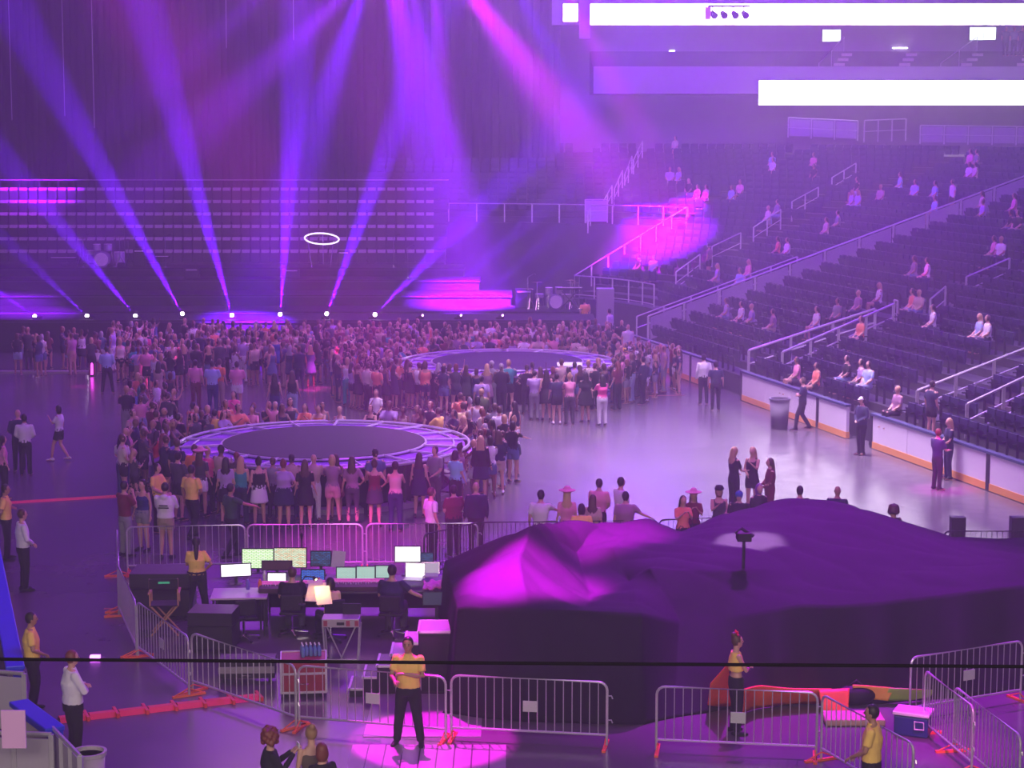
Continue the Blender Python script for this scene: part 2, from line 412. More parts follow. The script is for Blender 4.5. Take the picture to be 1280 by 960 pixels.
# short sign on the sloping mesh railing
# ------------------------------------------------------------------ seats
m_seat = mat('navy_seat_plastic', (.016, .014, .065), .5)
m_seat2 = mat('navy_seat_steel', (.03, .03, .05), .5, .4)
def seat_mb(detail=True):
    m = MB()
    m.box((-.22, .20, .42), (.22, .25, .84)); m.box((-.21, .02, .42), (.21, .20, .47)) if False else None
    m.quad([(-.22, .24, .40), (.22, .24, .40), (.20, .33, .86), (-.20, .33, .86)])
    m.quad([(-.21, .10, .70), (.21, .10, .70), (.21, .22, .40), (-.21, .22, .40)])
    if detail:
        m.box((-.26, .02, .56), (-.23, .28, .60), 1); m.box((-.25, .14, .0), (-.23, .22, .58), 1)
    return m
seat_me = seat_mb().mesh('stand_seat', [m_seat, m_seat2])
AISLES = [(9.4, 2.2), (-.6, 1.4), (20.7, 1.6)]
seats = []
def seg_d(p, A, B):
    d = (B - A).xy; w_ = (p - A).xy; k = max(0, min(1, w_.dot(d) / max(1e-6, d.dot(d)))); return (w_ - d * k).length
for r in range(NR):
    t = .5 + r * ROW
    q = -26.0
    while q < SC + 80:
        dq = .55 if q < SC else math.degrees(.55 / (RAD + t))
        q += dq
        if q < 31.4 or (31.9 < q < SC + 33.5 and t > 3) or (q >= SC + 34.2 and t > 12.5):
            if any(abs(q - a) < w / 2 for a, w in AISLES): continue
            if q > SC and (abs(q - SC - 12) < math.degrees(.8 / (RAD + t)) or abs(q - SC - 58) < math.degrees(.7 / (RAD + t))): continue
            if 31.9 < q < 33.6: continue
            p = bowl(q, t) + Zv * zt(t); x, y = proj(p + Zv * .5)
            if any(seg_d(p, A, B) < .42 for A, B in RAILS): continue
            if -20 < x < 1305 and y < 1000 and p.y > 5:
                nrm = (bowl(q, t + .1) - bowl(q, t)); a = math.atan2(nrm.y, nrm.x) - PI / 2
                seats.append([p, a, x, y, q, t, True])
# ------------------------------------------------------------------ main stage, tiers and bleachers
m_deck = mat('stage_deck_black', (.006, .006, .007), .8, var=.3, vs=2)
m_face = mat('stage_face_grey', (.012, .012, .014), .6, var=.2, vs=2)
xl = -32
def tier(name, Y0, Y1, z, x0, x1, lab):
    r = empty(name, ((x0 + x1) / 2, Y0, 0), 0, lab, 'stage riser'); w = (x1 - x0) / 2
    MB().box((-w, 0, z - .12), (w, Y1 - Y0, z)).build('deck', m_deck, r)
    MB().box((-w + .05, .08, 0), (w - .05, Y1 - Y0, z - .12)).build('skirt', m_face, r)
    MB().box((-w, -.015, z - .11), (w, -.002, z - .05)).build('edge_trim', m_rail if False else mat('edge_trim_grey', (.06, .055, .07), .7), r)
xr = D(742, 380, 86).x
tier('stage', 83.7, 86.6, STZ, xl, xr, 'black main stage front carrying the row of stage lights')
tier('stage_riser', 86.62, 89.5, 1.55, xl, xr - .6, 'lowest dark riser of the main stage')
tier('stage_riser', 89.52, 92.2, 2.05, xl, D(640, 300, 90).x, 'middle dark riser of the main stage')
tier('stage_riser', 92.22, 94.3, 2.55, xl, D(600, 300, 92).x, 'upper dark riser of the main stage')
tier('stage_riser', 94.32, 97.0, 2.95, xl, D(580, 300, 94).x, 'topmost dark riser carrying the drum kit')
# telescopic bleachers with folded seats
rowsY = [98.0 + 1.15 * i for i in range(6)]; rowpy = [313, 297.5, 282, 266.5, 251, 235.5]
m_bl = mat('bleacher_dark', (.03, .03, .035), .6, var=.2, vs=2)
rz_ = [D(300, rowpy[i], rowsY[i]).z - .62 for i in range(6)]
r = empty('telescopic_bleacher', (D(270, 300, 98).x, 98, 0), 0, 'dark telescopic bleacher filling the far end behind the stage', 'bleacher')
bx0, bx1 = D(-40, 300, 98).x - r.location.x, D(556, 300, 98).x - r.location.x
for i in range(6):
    y = rowsY[i] - 98 - .35
    MB().box((bx0, y, 0 if i == 0 else rz_[i] - .5), (bx1, y + 1.15, rz_[i])).build('deck', m_bl, r)
    MB().box((bx0, y - .02, rz_[i] - .08), (bx1, y, rz_[i] - .02)).build('step_nosing', MATS['edge_trim_grey'], r)
yb = rowsY[5] - 98 + .8
MB().tube([(bx0, yb, rz_[5] + 1.05), (bx1, yb, rz_[5] + 1.05)], .03).build('back_rail', m_rail, r)
for k in range(24): 
    x = bx0 + (bx1 - bx0) * k / 23; MB().box((x - .02, yb - .02, rz_[5]), (x + .02, yb + .02, rz_[5] + 1.05)).build('rail_post', m_dark, r)
m_tab = mat('folded_seat_pale', (.50, .46, .48), .6, spec=.3)
fs = MB(); fs.box((-.21, -.02, .0), (.21, .10, .55), 1).box((-.20, -.10, .50), (.20, .12, .66), 0)
fs.box((-.23, -.02, 0), (-.21, .10, .6), 1)
fs_me = fs.mesh('folded_seat', [m_tab, m_bl]); nf_ = 0
for i in range(6):
    pxx = 5
    while pxx < 548 and nf_ < 300:
        A = D(pxx, rowpy[i], rowsY[i])
        if not (i == 0 and (100 < pxx < 160)):
            o = bpy.data.objects.new('bleacher_chair', fs_me); COL.objects.link(o); o.location = (A.x, A.y, rz_[i])
            o['label'] = 'folded bleacher seat with pale top edge in the rows behind the stage'; o['category'] = 'seat'; o['group'] = 'folded bleacher seats'; nf_ += 1
        pxx += 12.1
# ------------------------------------------------------------------ instruments on the stage
m_chrome = mat('chrome', (.8, .8, .84), .18, 1)
m_drum = mat('drum_shell_silver', (.55, .5, .6), .25, .5)
m_skin_d = mat('drum_head', (.75, .72, .75), .4)
m_cym = mat('cymbal_bronze', (.8, .65, .35), .25, .9)
def drum_kit(loc, rz, label, s=1.0):
    r = empty('drum_kit', loc, rz, label, 'drum kit'); r.scale = (s, s, s)
    q = MB(); q.tube([(0, -.32, .32), (0, .12, .32)], .31, 20); bd = q.build('bass_drum', m_drum, r)
    MB().tube([(0, -.345, .32), (0, -.32, .32)], .27, 20).build('drum_head', m_skin_d, bd)
    q = MB(); q.tube([(0, -.34, .32), (0, -.30, .32)], .325, 20); q.build('hoop', m_chrome, bd)
    for x, y, z, rr, h in ((-.22, -.05, .78, .16, .24), (.22, -.05, .78, .17, .25), (.62, .15, .38, .22, .4), (-.55, .2, .55, .18, .15)):
        d = MB(); d.tube([(x, y, z - h / 2), (x, y, z + h / 2)], rr, 14); t = d.build('tom_drum', m_drum, r)
        MB().tube([(x, y, z + h / 2), (x, y, z + h / 2 + .012)], rr * .96, 14).build('drum_head', m_skin_d, t)
        l = MB()
        for a in (0, 2.1, 4.2): l.tube([(x + .8 * rr * math.cos(a), y + .8 * rr * math.sin(a), z - h / 2), (x + rr * 1.1 * math.cos(a), y + rr * 1.1 * math.sin(a), 0)], .012, 5)
        l.build('stand', m_chrome, t)
    for x, y, z, rr in ((-.75, -.1, 1.15, .23), (.7, -.15, 1.2, .25), (-.95, .25, .85, .18), (.95, .3, 1.05, .26)):
        c = MB(); c.lathe([(.01, .03), (.05, .025), (rr, 0), (rr, -.005), (.02, .012)], (x, y, z), 18); cy_ = c.build('cymbal', m_cym, r)
        l = MB(); l.tube([(x, y, .4), (x, y, z)], .012, 5)
        for a in (0, 2.1, 4.2): l.tube([(x, y, .45), (x + .25 * math.cos(a), y + .25 * math.sin(a), 0)], .012, 5)
        l.build('stand', m_chrome, cy_)
    MB().lathe([(.03, 0), (.03, .45), (.17, .45), (.17, .55)], (0, .65, 0), 12).build('stool', m_black, r)
    return r
drum_kit((D(128, 332, 95).x, 95.2, 2.95), 0, 'silver drum kit on the topmost riser before the bleachers', 1.25)
drum_kit((D(692, 376, 87.5).x, 87.9, 1.55), .3, 'drum kit glinting near the dark end of the stage by the corner deck', 1.1)
def mic_stand(px, py, Y, z, label, h=1.5):
    p = D(px, py, Y); r = empty('microphone_stand', (p.x, Y, z), 0, label, 'microphone stand')
    MB().lathe([(.15, 0), (.15, .02), (.02, .035), (.012, .1), (.012, h)], (0, 0, 0), 10).build('pole', m_chrome, r)
    MB().tube([(0, 0, h), (.25, -.15, h + .15)], .01, 5).build('boom', m_chrome, r)
    MB().tube([(.25, -.15, h + .15), (.32, -.2, h + .12)], [.02, .03], 8, caps=True).build('microphone', m_black, r)
for a in ((104, 330, 94.8, 2.95, 'microphone stand on the drum kit side nearer the curtain edge'), (143, 330, 94.9, 2.95, 'microphone stand close behind the silver drum kit'), (207, 330, 94.8, 2.95, 'microphone stand beside the seated musicians place'), (492, 330, 94.8, 2.95, 'microphone stand past the tilted ring'), (510, 350, 93, 2.55, 'microphone stand at the plume edge'),
          (660, 378, 87.5, 1.55, 'microphone stand beside the glinting drum kit'), (724, 378, 87.6, 1.55, 'microphone stand at the very end of the stage')): mic_stand(*a)
def keyboard(px, Y, z, label, w=1.3, lit=False):
    p = D(px, 330, Y); r = empty('keyboard_stand', (p.x, Y, z), 0, label, 'keyboard')
    MB().box((-w / 2, -.15, .9), (w / 2, .18, 1.0)).build('keyboard', m_black, r)
    MB().box((-w / 2 + .04, -.16, .985), (w / 2 - .04, -.02, 1.012)).build('keys', m_skin_d, r)
    l = MB()
    for s in (-1, 1): l.tube([(-w * .35 * s, 0, 0), (w * .35 * s, 0, .9)], .025, 6)
    l.tube([(-w * .35, -.2, .02), (-w * .35, .2, .02)], .02); l.tube([(w * .35, -.2, .02), (w * .35, .2, .02)], .02)
    l.build('cross_legs', m_dark, r)
keyboard(80, 94.8, 2.45, 'keyboard with pale strip near the curtain edge')
keyboard(203, 94.9, 2.5, 'short keyboard with pale strip in the second violet beam', .7)
keyboard(712, 87.8, 1.55, 'keyboard beside the drum kit at the dark end of the stage', 1.2)
# tilted ring on legs
p = D(402, 298.5, 94.9); r = empty('ring_table', (p.x, 95, 2.95), 0, 'bright white tilted ring on thin legs before the bleacher seats', 'ring prop')
m_ring = mat('white_glow_ring', (.9, .9, .9), .3, emit=(1, .95, 1), estr=1.6)  # white ring with a weak emission of its own
hz_ = p.z - 2.95; q = MB(); Rr = .84
q.tube([(Rr * math.cos(a) * 1.0, Rr * math.sin(a) * .93, hz_ - Rr * math.sin(a) * -.26 - .06 * math.cos(a)) for a in [2 * PI * k / 40 for k in range(40)]], .038, 8, closed=True)
q.build('ring', m_ring, r)
for x, y in ((-.6, -.3), (.55, -.35), (0, .6)):
    MB().tube([(x * 1.1, y, hz_ + y * .25), (x * .8, y, 0)], .02, 6).build('leg', m_chrome, r)
def amp(px, Y, z, w, h, label, m=None):
    p = D(px, 330, Y); r = empty('amplifier', (p.x, Y, z), 0, label, 'amplifier')
    MB().box((-w / 2, -.2, 0), (w / 2, .2, h)).build('cabinet', m or m_black, r, bevel=.02)
    MB().box((-w / 2 + .05, -.215, .06), (w / 2 - .05, -.2, h * .75)).build('speaker_grille', m_dark, r)
    MB().box((-w / 2 + .08, -.22, h * .82), (w / 2 - .08, -.2, h * .9)).build('control_strip', m_skin_d, r)
for i, a in enumerate(((175, 95.6, 2.95, .6, .9, 'dark amplifier cabinet between keyboard and drum kit'), (240, 93, 2.55, .7, .5, 'low dark amplifier cabinet with pale controls past the short keyboard'), (365, 93.0, 2.55, .7, .45, 'low dark amplifier cabinet with pale controls beside the upright beam'),
    (430, 95.6, 2.95, .6, .8, 'dark amplifier cabinet beside the tilted ring'), (655, 88.3, 1.55, .8, .9, 'amplifier cabinet behind the haze next to the glinting drum kit'))): amp(*a)
p = D(755, 372, 88)
r = empty('equipment_rack', (p.x, 88, 0), 0, 'tall pale equipment crate beside the corner deck wall', 'crate')
MB().box((-.35, -.3, .8), (.45, .3, 2.5)).build('crate_body', mat('crate_grey', (.32, .32, .38), .6), r, bevel=.02); MB().box((-.4, -.3, 0), (.5, .3, .78)).build('crate_base', m_dark, r, bevel=.02)
# ------------------------------------------------------------------ round satellite stages
m_disc = mat('round_deck_black', (.015, .014, .02), .75, var=.3, vs=3)
m_plex = mat('violet_plexi_panel', (.34, .08, .75), .22, spec=.8)
m_spoke = mat('pale_aluminium', (.66, .64, .70), .3, .35)
m_plinth = mat('plinth_grey', (.35, .33, .35), .6)
def round_stage(c, R, label):
    r = empty('round_stage', (c.x, c.y, 0), 0, label, 'round stage'); ri = R * .69; z = 1.26
    MB().disc((0, 0), 0.01, ri, z - .08, z + .04, 72).build('deck', m_disc, r)
    MB().disc((0, 0), R - .75, R - .7, .16, z - .1, 72).build('skirt_cloth', m_black, r)
    pl = MB()
    for k in range(16): pl.disc((0, 0), R - .55, R - .15, .0, .14, 3, 0, 2 * PI * (k + .08) / 16, 2 * PI * (k + .92) / 16)
    pl.build('plinth_ring', m_plinth, r)
    MB().disc((0, 0), ri + .04, R - .12, z - .10, z - .06, 72).build('violet_ring_panel', m_plex, r)
    for rr, th, zz in ((ri + .04, .035, z), (R - .42, .03, z - .03), (R, .045, z - .02)):
        MB().tube([(rr * math.cos(a), rr * math.sin(a), zz) for a in [2 * PI * k / 72 for k in range(72)]], th, 6, closed=True).build('rim_rail', m_spoke, r)
    for k in range(18):
        a = 2 * PI * (k + .5) / 18; ca, sa = math.cos(a), math.sin(a)
        MB().tube([(ri * ca, ri * sa, z), (R * ca, R * sa, z - .02)], .04, 6).build('spoke', m_spoke, r)
        if k % 2: MB().tube([((R - .3) * ca, (R - .3) * sa, z - .1), ((R - .3) * ca, (R - .3) * sa, .14)], .04, 6).build('leg', m_dark, r)
    for a0 in (PI, 0):
        for k in (-1.5, -.5, .5, 1.5):
            a = a0 + k * .13; q = MB(); b = .055
            q.quad([((R + .08) * math.cos(a - b), (R + .08) * math.sin(a - b), z - .1), ((R + .62) * math.cos(a - b), (R + .62) * math.sin(a - b), z - .34), ((R + .62) * math.cos(a + b), (R + .62) * math.sin(a + b), z - .34), ((R + .08) * math.cos(a + b), (R + .08) * math.sin(a + b), z - .1)])
            o = q.build('edge_panel', m_plex, r); sd = o.modifiers.new('t', 'SOLIDIFY'); sd.thickness = .04
    return r
RS1 = G(405, 552, 1.28); RS2 = G(634, 451, 1.28)
round_stage(RS1, 4.0, 'round black stage with violet plexi ring, ringed by people, nearer the mixing desks')
round_stage(RS2, 4.0, 'round black stage far off below the bright violet plume')
mm_ = MB(); 
for k in range(3): mm_.box((-.45, -.1 + k * .28, 0), (.45, .06 + k * .28, .05))
o = mm_.build('highlight_slats', mat('painted_highlight', (.9, .88, .95), .3, emit=(1, .8, 1), estr=.8)); pp = G(712, 456, 1.3); o.location = (pp.x, pp.y - .3, 1.305); tag(o, 'bright slatted light panel lying on the rim of the far round stage', 'light panel')  # emissive slats stand in for a white highlight on the rim
# ------------------------------------------------------------------ barricades
m_or = mat('orange_foot', (.95, .17, .06), .5)
m_sign = mat('grey_sign_plate', (.55, .55, .58), .6)
def barr_meshes(L=2.4, h=1.07, mm=None):
    f = MB(); z0 = .2; rr = .13; hl = L / 2; pts = [(-hl, 0, z0)]
    for cx, sx in ((-1, -1), (1, 1)):
        for k in range(5):
            a = PI / 2 * k / 4
            if cx < 0: pts.append((-hl + rr - rr * math.cos(a), 0, h - rr + rr * math.sin(a)))
            else: pts.append((hl - rr + rr * math.sin(a), 0, h - rr + rr * math.cos(a)))
    pts.append((hl, 0, z0)); f.tube(pts, .021, 7); f.tube([(-hl, 0, z0), (hl, 0, z0)], .021, 7)
    f.tube([(-hl + .003, 0, z0), (-hl + .003, 0, .03)], .021, 7); f.tube([(hl - .003, 0, z0), (hl - .003, 0, .03)], .021, 7)
    g = MB(); n = 18
    for k in range(1, n): x = -hl + L * k / n; g.tube([(x, 0, z0), (x, 0, h - .01)], .0085, 5)
    return f.mesh('frame', mm or m_rail), g.mesh('grille', mm or m_rail)
fr_me, gr_me = barr_meshes(); ft = MB(); ft.box((-.03, -.3, 0), (.03, .3, .035)); ft.tube([(0, -.29, .02), (0, 0, .14)], .012, 5); ft.tube([(0, .29, .02), (0, 0, .14)], .012, 5)
ft_me = ft.mesh('foot', m_or); hk = MB(); hk.tube([(0, 0, 0), (.07, 0, 0), (.09, 0, -.05)], .012, 5); hk_me = hk.mesh('hook', m_rail)
sg_me = MB().box((-.12, -.03, -.09), (.12, -.02, .09)).mesh('sign_plate', m_sign)
def part(name, me, parent, loc=(0, 0, 0), rz=0):
    o = bpy.data.objects.new(name, me); COL.objects.link(o); o.parent = parent; o.location = loc; o.rotation_euler = (0, 0, rz); return o
def barricade(a, b, label, sign=False, group=None, frame=None, grille=None, foot=True, cat='barricade'):
    a, b = Vector(a), Vector(b); L = (b - a).length; ang = math.atan2(b.y - a.y, b.x - a.x)
    r = empty('crowd_barricade', ((a.x + b.x) / 2, (a.y + b.y) / 2, 0), ang, label, cat, group); k = L / 2.4
    o = part('frame', frame or fr_me, r); o.scale = (k, 1, 1); o = part('grille', grille or gr_me, r); o.scale = (k, 1, 1)
    if foot:
        for s in (-1, 1): part('foot', ft_me, r, (s * (L / 2 - .02), 0, 0))
        for z in (.45, .85): part('hook', hk_me, r, (L / 2, 0, z))
    if sign: part('sign_plate', sg_me, r, (.03, 0, .62))
    return r
T = lambda x, y: G(x, y, 1.07).xy.to_3d()
for a, b, lb, s in (
    (T(158, 659), T(306, 656), 'steel barricade before the person in white hooded top', 0), (T(309, 656), T(453, 655), 'steel barricade behind the two big bright monitors', 0), (T(458, 655), T(597, 654), 'steel barricade that the man in pale pink shirt stands behind', 0),
    (T(146, 661), T(148, 702), 'steel barricade seen end-on beside the maroon shirt man', 0), (T(147, 706), T(169, 752), 'steel barricade at the elbow of the mixing pen fence', 0), (T(171, 752), T(235, 796), 'steel barricade beside the folding director chair', 1),
    (T(239, 791), T(369, 832), 'steel barricade with a sign before the folding desks', 0), (T(373, 832), T(557, 846), 'steel barricade behind the guard in yellow shirt', 1), (T(564, 844), T(759, 853), 'steel barricade on the magenta-lit floor before the black drape', 1),
    (T(821, 858), T(1022, 866), 'steel barricade before the woman with the red bow', 1), (T(1028, 868), T(1142, 930), 'steel barricade before the guard beside the cooler', 0),
    (T(1139, 822), T(1278, 801), 'steel barricade behind the blue cooler', 1), (T(1157, 838), T(1217, 884), 'steel barricade with magenta-lit top rail, nearer the cooler', 0), (T(1194, 858), T(1276, 920), 'steel barricade with magenta-lit top rail, nearer the camera', 0)):
    barricade(a, b, lb, s)
bf, bg = barr_meshes(mm=m_dark)
for i, (a, b, lb) in enumerate(((T(530, 668), T(598, 653), 'black barricade slanting beside the laptop desk'), (T(600, 653), T(700, 652), 'black fence behind the lit tent peak'), (T(702, 652), T(822, 650), 'black fence the man in mauve shirt reaches along'), (T(824, 650), T(930, 646), 'black fence before the clapping woman in a dark hat'), (T(1180, 664), T(1300, 664), 'black fence past the curly-haired head'))):
    barricade(a, b, lb, frame=bf, grille=bg, foot=False)
for x, lb in ((1197, 'square black post behind the drape, nearer the curly head'), (1272, 'square black post behind the drape at the picture edge')):
    p = T(x, 653); o = MB().box((-.16, -.12, 0), (.16, .12, 1.2)).box((-.2, -.16, 0), (.2, .16, .1)).build('fence_post', m_dark); o.location = p; tag(o, lb, 'post')
# ------------------------------------------------------------------ draped equipment
rows = [
 [(566,893,0),(610,900,0),(665,903,0),(730,906,0),(806,906,0),(842,898,0),(900,888,0),(1000,880,0),(1100,880,0),(1200,872,0),(1290,862,0),(1430,858,0)],
 [(572,760,1.80),(610,760,1.85),(662,762,1.86),(730,764,1.86),(802,767,1.80),(850,778,1.25),(907,774,1.28),(1000,756,1.62),(1050,757,1.60),(1110,752,1.62),(1290,730,1.70),(1430,722,1.7)],
 [(566,738,1.72),(606,715,2.05),(648,700,2.34),(738,742,1.45),(786,722,1.62),(812,712,1.94),(902,713,1.97),(1000,712,1.86),(1095,714,1.84),(1200,706,1.85),(1290,698,1.9),(1430,694,1.9)],
 [(560,716,1.6),(618,682,2.15),(664,658,2.56),(722,690,1.72),(766,684,2.0),(842,684,2.0),(900,678,2.06),(1000,670,2.08),(1095,680,2.0),(1200,690,1.85),(1290,690,1.8),(1430,688,1.8)],
 [(556,702,1.35),(636,666,1.85),(700,652,2.15),(752,651,2.05),(812,650,1.95),(852,662,1.68),(905,640,2.0),(1000,621,2.28),(1066,630,2.2),(1190,668,1.72),(1290,673,1.6),(1430,675,1.6)]]
W_ = [[G(*c) for c in r] for r in rows]
W_.append([Vector((p.x, p.y + .5, .03)) for p in W_[-1]])
W_ = [[Vector((r[0].x - .18, r[0].y + .1, .02))] + r for r in W_]
def cr(p0, p1, p2, p3, t):
    return p1 * 1.0 + (p2 - p0) * (.5 * t) + (p0 * 2 - p1 * 5 + p2 * 4 - p3) * (.5 * t * t) + (p1 * 3 - p0 - p2 * 3 + p3) * (.5 * t ** 3)
def spl(L, u, k=.5):
    n = len(L) - 1; i = min(int(u), n - 1); t = u - i
    a, b, c, d = L[max(i - 1, 0)], L[i], L[i + 1], L[min(i + 2, n)]
    return cr(a, b, c, d, t) * k + b.lerp(c, t) * (1 - k)
NU, NV = 300, 120; dv, dfc = [], []
for j in range(NV + 1):
    v = j / NV * (len(W_) - 1)
    for i in range(NU + 1):
        u = i / NU * (len(W_[0]) - 1)
        col = [spl(r, u, .12) for r in W_]; p = spl(col, v, .08)
        fold = max(0, 1 - abs(v - .45) / .6)          # hanging folds on the front
        wv = (math.sin(p.x * 4.2 + 2.5 * noise.noise(Vector((p.x * .8, 0, 3)))) * .10 + math.sin(p.x * 9.7 + 1) * .03) * fold
        wr = noise.noise(Vector((p.x * .8, p.y * 1.1, 0))) * .07 + (abs(noise.noise(Vector((p.x * .9 + p.y * 1.1, p.y * .45 - p.x * .2, 5)))) ** .55) * .10
        top = min(1, max(0, (v - 1.02) / .4)) * min(1, max(0, (4.6 - v) / .5))
        p = p + Vector((0, -wv, wr * top - .05 * top)); p.z = max(.012, p.z); dv.append(tuple(p))
for j in range(NV):
    for i in range(NU):
        a = j * (NU + 1) + i; dfc.append((a, a + 1, a + NU + 2, a + NU + 1))
m_drape = mat('black_drape_cloth', (.026, .018, .034), .95, var=.15, vs=3, bump=.05, spec=.04)
m_drape.node_tree.nodes['Principled BSDF'].inputs['Sheen Weight'].default_value = .0
me = bpy.data.meshes.new('equipment_drape'); me.from_pydata(dv, [], dfc); me.materials.append(m_drape); me.polygons.foreach_set('use_smooth', [True] * len(dfc)); me.update()
o = bpy.data.objects.new('equipment_drape', me); COL.objects.link(o); tag(o, 'huge black cloth draped over stacked equipment, lit magenta at its tent-like peak', 'drape')
sd = o.modifiers.new('t', 'SOLIDIFY'); sd.thickness = .02
# orange and green tarpaulins showing under the hem
def tarp(pts, m, label, thick=.03, name='tarpaulin'):
    P = [G(*p) for p in pts]; n = len(P) // 2; q = MB(); A, B = P[:n], P[n:]
    NS = 14; grid = []
    for j in range(7):
        row = []
        for i in range(NS + 1):
            u = i / NS * (n - 1); a = spl(A, u); b = spl(B, u); p = a.lerp(b, j / 6)
            p.z += .05 * noise.noise(Vector((p.x * 3, p.y * 3, 1))) * (1 if 0 < j < 6 else 0); p.z = max(p.z, .02); row.append(p)
        grid.append(row)
    for j in range(6):
        for i in range(NS): q.quad([grid[j][i], grid[j][i + 1], grid[j + 1][i + 1], grid[j + 1][i]])
    me_ = q.mesh(name, m, True); bm = bmesh.new(); bm.from_mesh(me_); bmesh.ops.remove_doubles(bm, verts=bm.verts, dist=.001); bm.to_mesh(me_); bm.free()
    for p_ in me_.polygons: p_.use_smooth = True
    o = bpy.data.objects.new(name, me_); COL.objects.link(o); tag(o, label, 'tarpaulin'); sd = o.modifiers.new('t', 'SOLIDIFY'); sd.thickness = thick
m_tarp = mat('orange_tarp', (.85, .16, .03), .55, var=.2, vs=4); m_tarp2 = mat('green_tarp', (.36, .62, .08), .55); m_tarp3 = mat('yellow_tarp', (.9, .42, .06), .55)
tarp([(884, 886, .02), (915, 884, .02), (888, 856, .6), (911, 830, 1.1)], m_tarp, 'orange tarpaulin hanging behind the back of the woman with the red bow')
tarp([(928, 892, .02), (945, 886, .02), (990, 880, .02), (1040, 880, .02), (932, 862, .55), (950, 858, .5), (990, 862, .4), (1040, 862, .35)], m_tarp, 'orange tarpaulin spread before the legs of the woman with the red bow')
tarp([(1028, 893, .02), (1060, 893, .02), (1024, 862, .38), (1062, 860, .38)], m_tarp, 'orange tarpaulin bunched behind the steel fence corner')
tarp([(1070, 873, .08), (1110, 876, .08), (1066, 857, .36), (1118, 860, .3)], m_tarp3, 'amber tarpaulin lying beyond the dark bag')
tarp([(1104, 876, .05), (1135, 876, .05), (1168, 870, .05), (1112, 861, .3), (1138, 862, .28), (1168, 862, .15)], m_tarp2, 'green tarpaulin lying beyond the cooler')
tarp([(606, 892, .02), (632, 890, .02), (607, 874, .3), (628, 886, .1)], m_tarp, 'small orange cloth corner poking from the black drape hem')
o = MB().ball((0, 0, .16), (.34, .2, .18), seg=14, rings=9).tube([(-.15, 0, .3), (0, 0, .42), (.15, 0, .3)], .02).build('duffel_bag', m_black, None, True); o.location = G(1070, 880, 0); tag(o, 'black bag lying before the amber tarpaulin', 'bag')
o = MB().box((-.5, -.28, 0), (.5, .28, .12)).build('folded_blanket', mat('tan_blanket', (.55, .34, .25), .8), bevel=.04); o.location = G(1066, 902, 0); tag(o, 'folded tan blanket on the floor behind the guard at the steel fence', 'blanket')
# cooler
r = empty('cooler', G(1141, 917, 0), math.radians(-24), 'dark blue cooler with pale lid standing by the steel fence', 'cooler')
MB().box((-.28, -.20, 0), (.28, .20, .34)).build('cooler_body', mat('cooler_navy', (.02, .04, .16), .4), r, bevel=.03)
MB().box((-.3, -.22, .345), (.3, .22, .41)).build('lid', mat('cooler_lid', (.85, .75, .85), .4), r, bevel=.02)
hd = MB(); hd.tube([(.07, -.215, .15), (.07, -.24, .28), (.22, -.24, .28), (.22, -.215, .15), (.07, -.235, .15)], .012, 5); hd.build('handle', m_white, r)
# camera on pole standing in the drape
p = D(930, 668, 34.05); zt_ = p.z; r = empty('pole_camera', (p.x, p.y, 0), 0, 'small camera on a black pole rising out of the black drape', 'camera')
MB().tube([(0, 0, 0), (0, 0, zt_ - .05)], .03, 8).build('pole', m_dark, r)
MB().box((-.14, -.2, zt_ - .1), (.12, .1, zt_ + .06)).build('camera_body', m_black, r, bevel=.02); MB().tube([(-.18, -.1, zt_ + .05), (-.05, -.1, zt_ + .13), (.16, -.05, zt_ - .02)], .035, 8).build('lens_hood', m_dark, r)
# ------------------------------------------------------------------ magenta-lit plank floor panels
m_pl = mat('plank_panel', (.34, .27, .32), .38, var=.15, vs=4)
for i in range(9):
    a = G(440 + i * 21.5, 931, .012); b = G(440 + (i + 1) * 21.5, 931, .012)
    q = MB(); q.box((a.x + .012, 27.6, .0), (b.x - .012, a.y, .016)); o = q.build('floor_plank', m_pl); o['group'] = 'floor planks under the guard'
    tag(o, 'long plank of the temporary walkway before the guard in yellow', 'floor plank')
a = G(455, 918, 0); b = G(604, 868, 0)
o = MB().box((a.x, a.y - .15, 0), (b.x, b.y, .012)).build('floor_sheet', mat('sheet_panel', (.30, .26, .30), .3)); tag(o, 'smooth floor sheet at the end of the planks, lit magenta', 'floor sheet')
# ------------------------------------------------------------------ cable ramp and lines
m_red = mat('red_cable_ramp', (.9, .08, .09), .5)
A = G(74, 901, 0); B = G(327, 872, 0); r = empty('cable_ramp', A, math.atan2(B.y - A.y, B.x - A.x), 'red cable ramp crossing the floor behind the man in white shirt', 'cable ramp'); L = (B - A).length; n = 7
for i in range(n):
    q = MB(); x0 = L * i / n; x1 = L * (i + 1) / n - .02
    q.quad([(x0, -.16, .0), (x1, -.16, .0), (x1, -.06, .07), (x0, -.06, .07)]); q.quad([(x0, -.06, .07), (x1, -.06, .07), (x1, .06, .07), (x0, .06, .07)]); q.quad([(x0, .06, .07), (x1, .06, .07), (x1, .16, 0), (x0, .16, 0)])
    q.box((x1 - .05, -.22, 0), (x1 + .0, .22, .075)); q.build('ramp_segment', m_red, r)
A = G(12, 629, .0); B = G(146, 621, 0); d = (B - A); n_ = Vector((-d.y, d.x, 0)).normalized() * .1
o = MB().quad([A - n_, B - n_, B + n_ * .2 + Zv * .05, A + n_ * .2 + Zv * .05]).quad([A + n_ * .2 + Zv * .05, B + n_ * .2 + Zv * .05, B + n_, A + n_]).build('cable_ramp', m_red); tag(o, 'thin red cable cover across the empty floor near the yellow shirt guard', 'cable ramp')
m_tape = mat('faded_red_tape', (.5, .12, .12), .6)
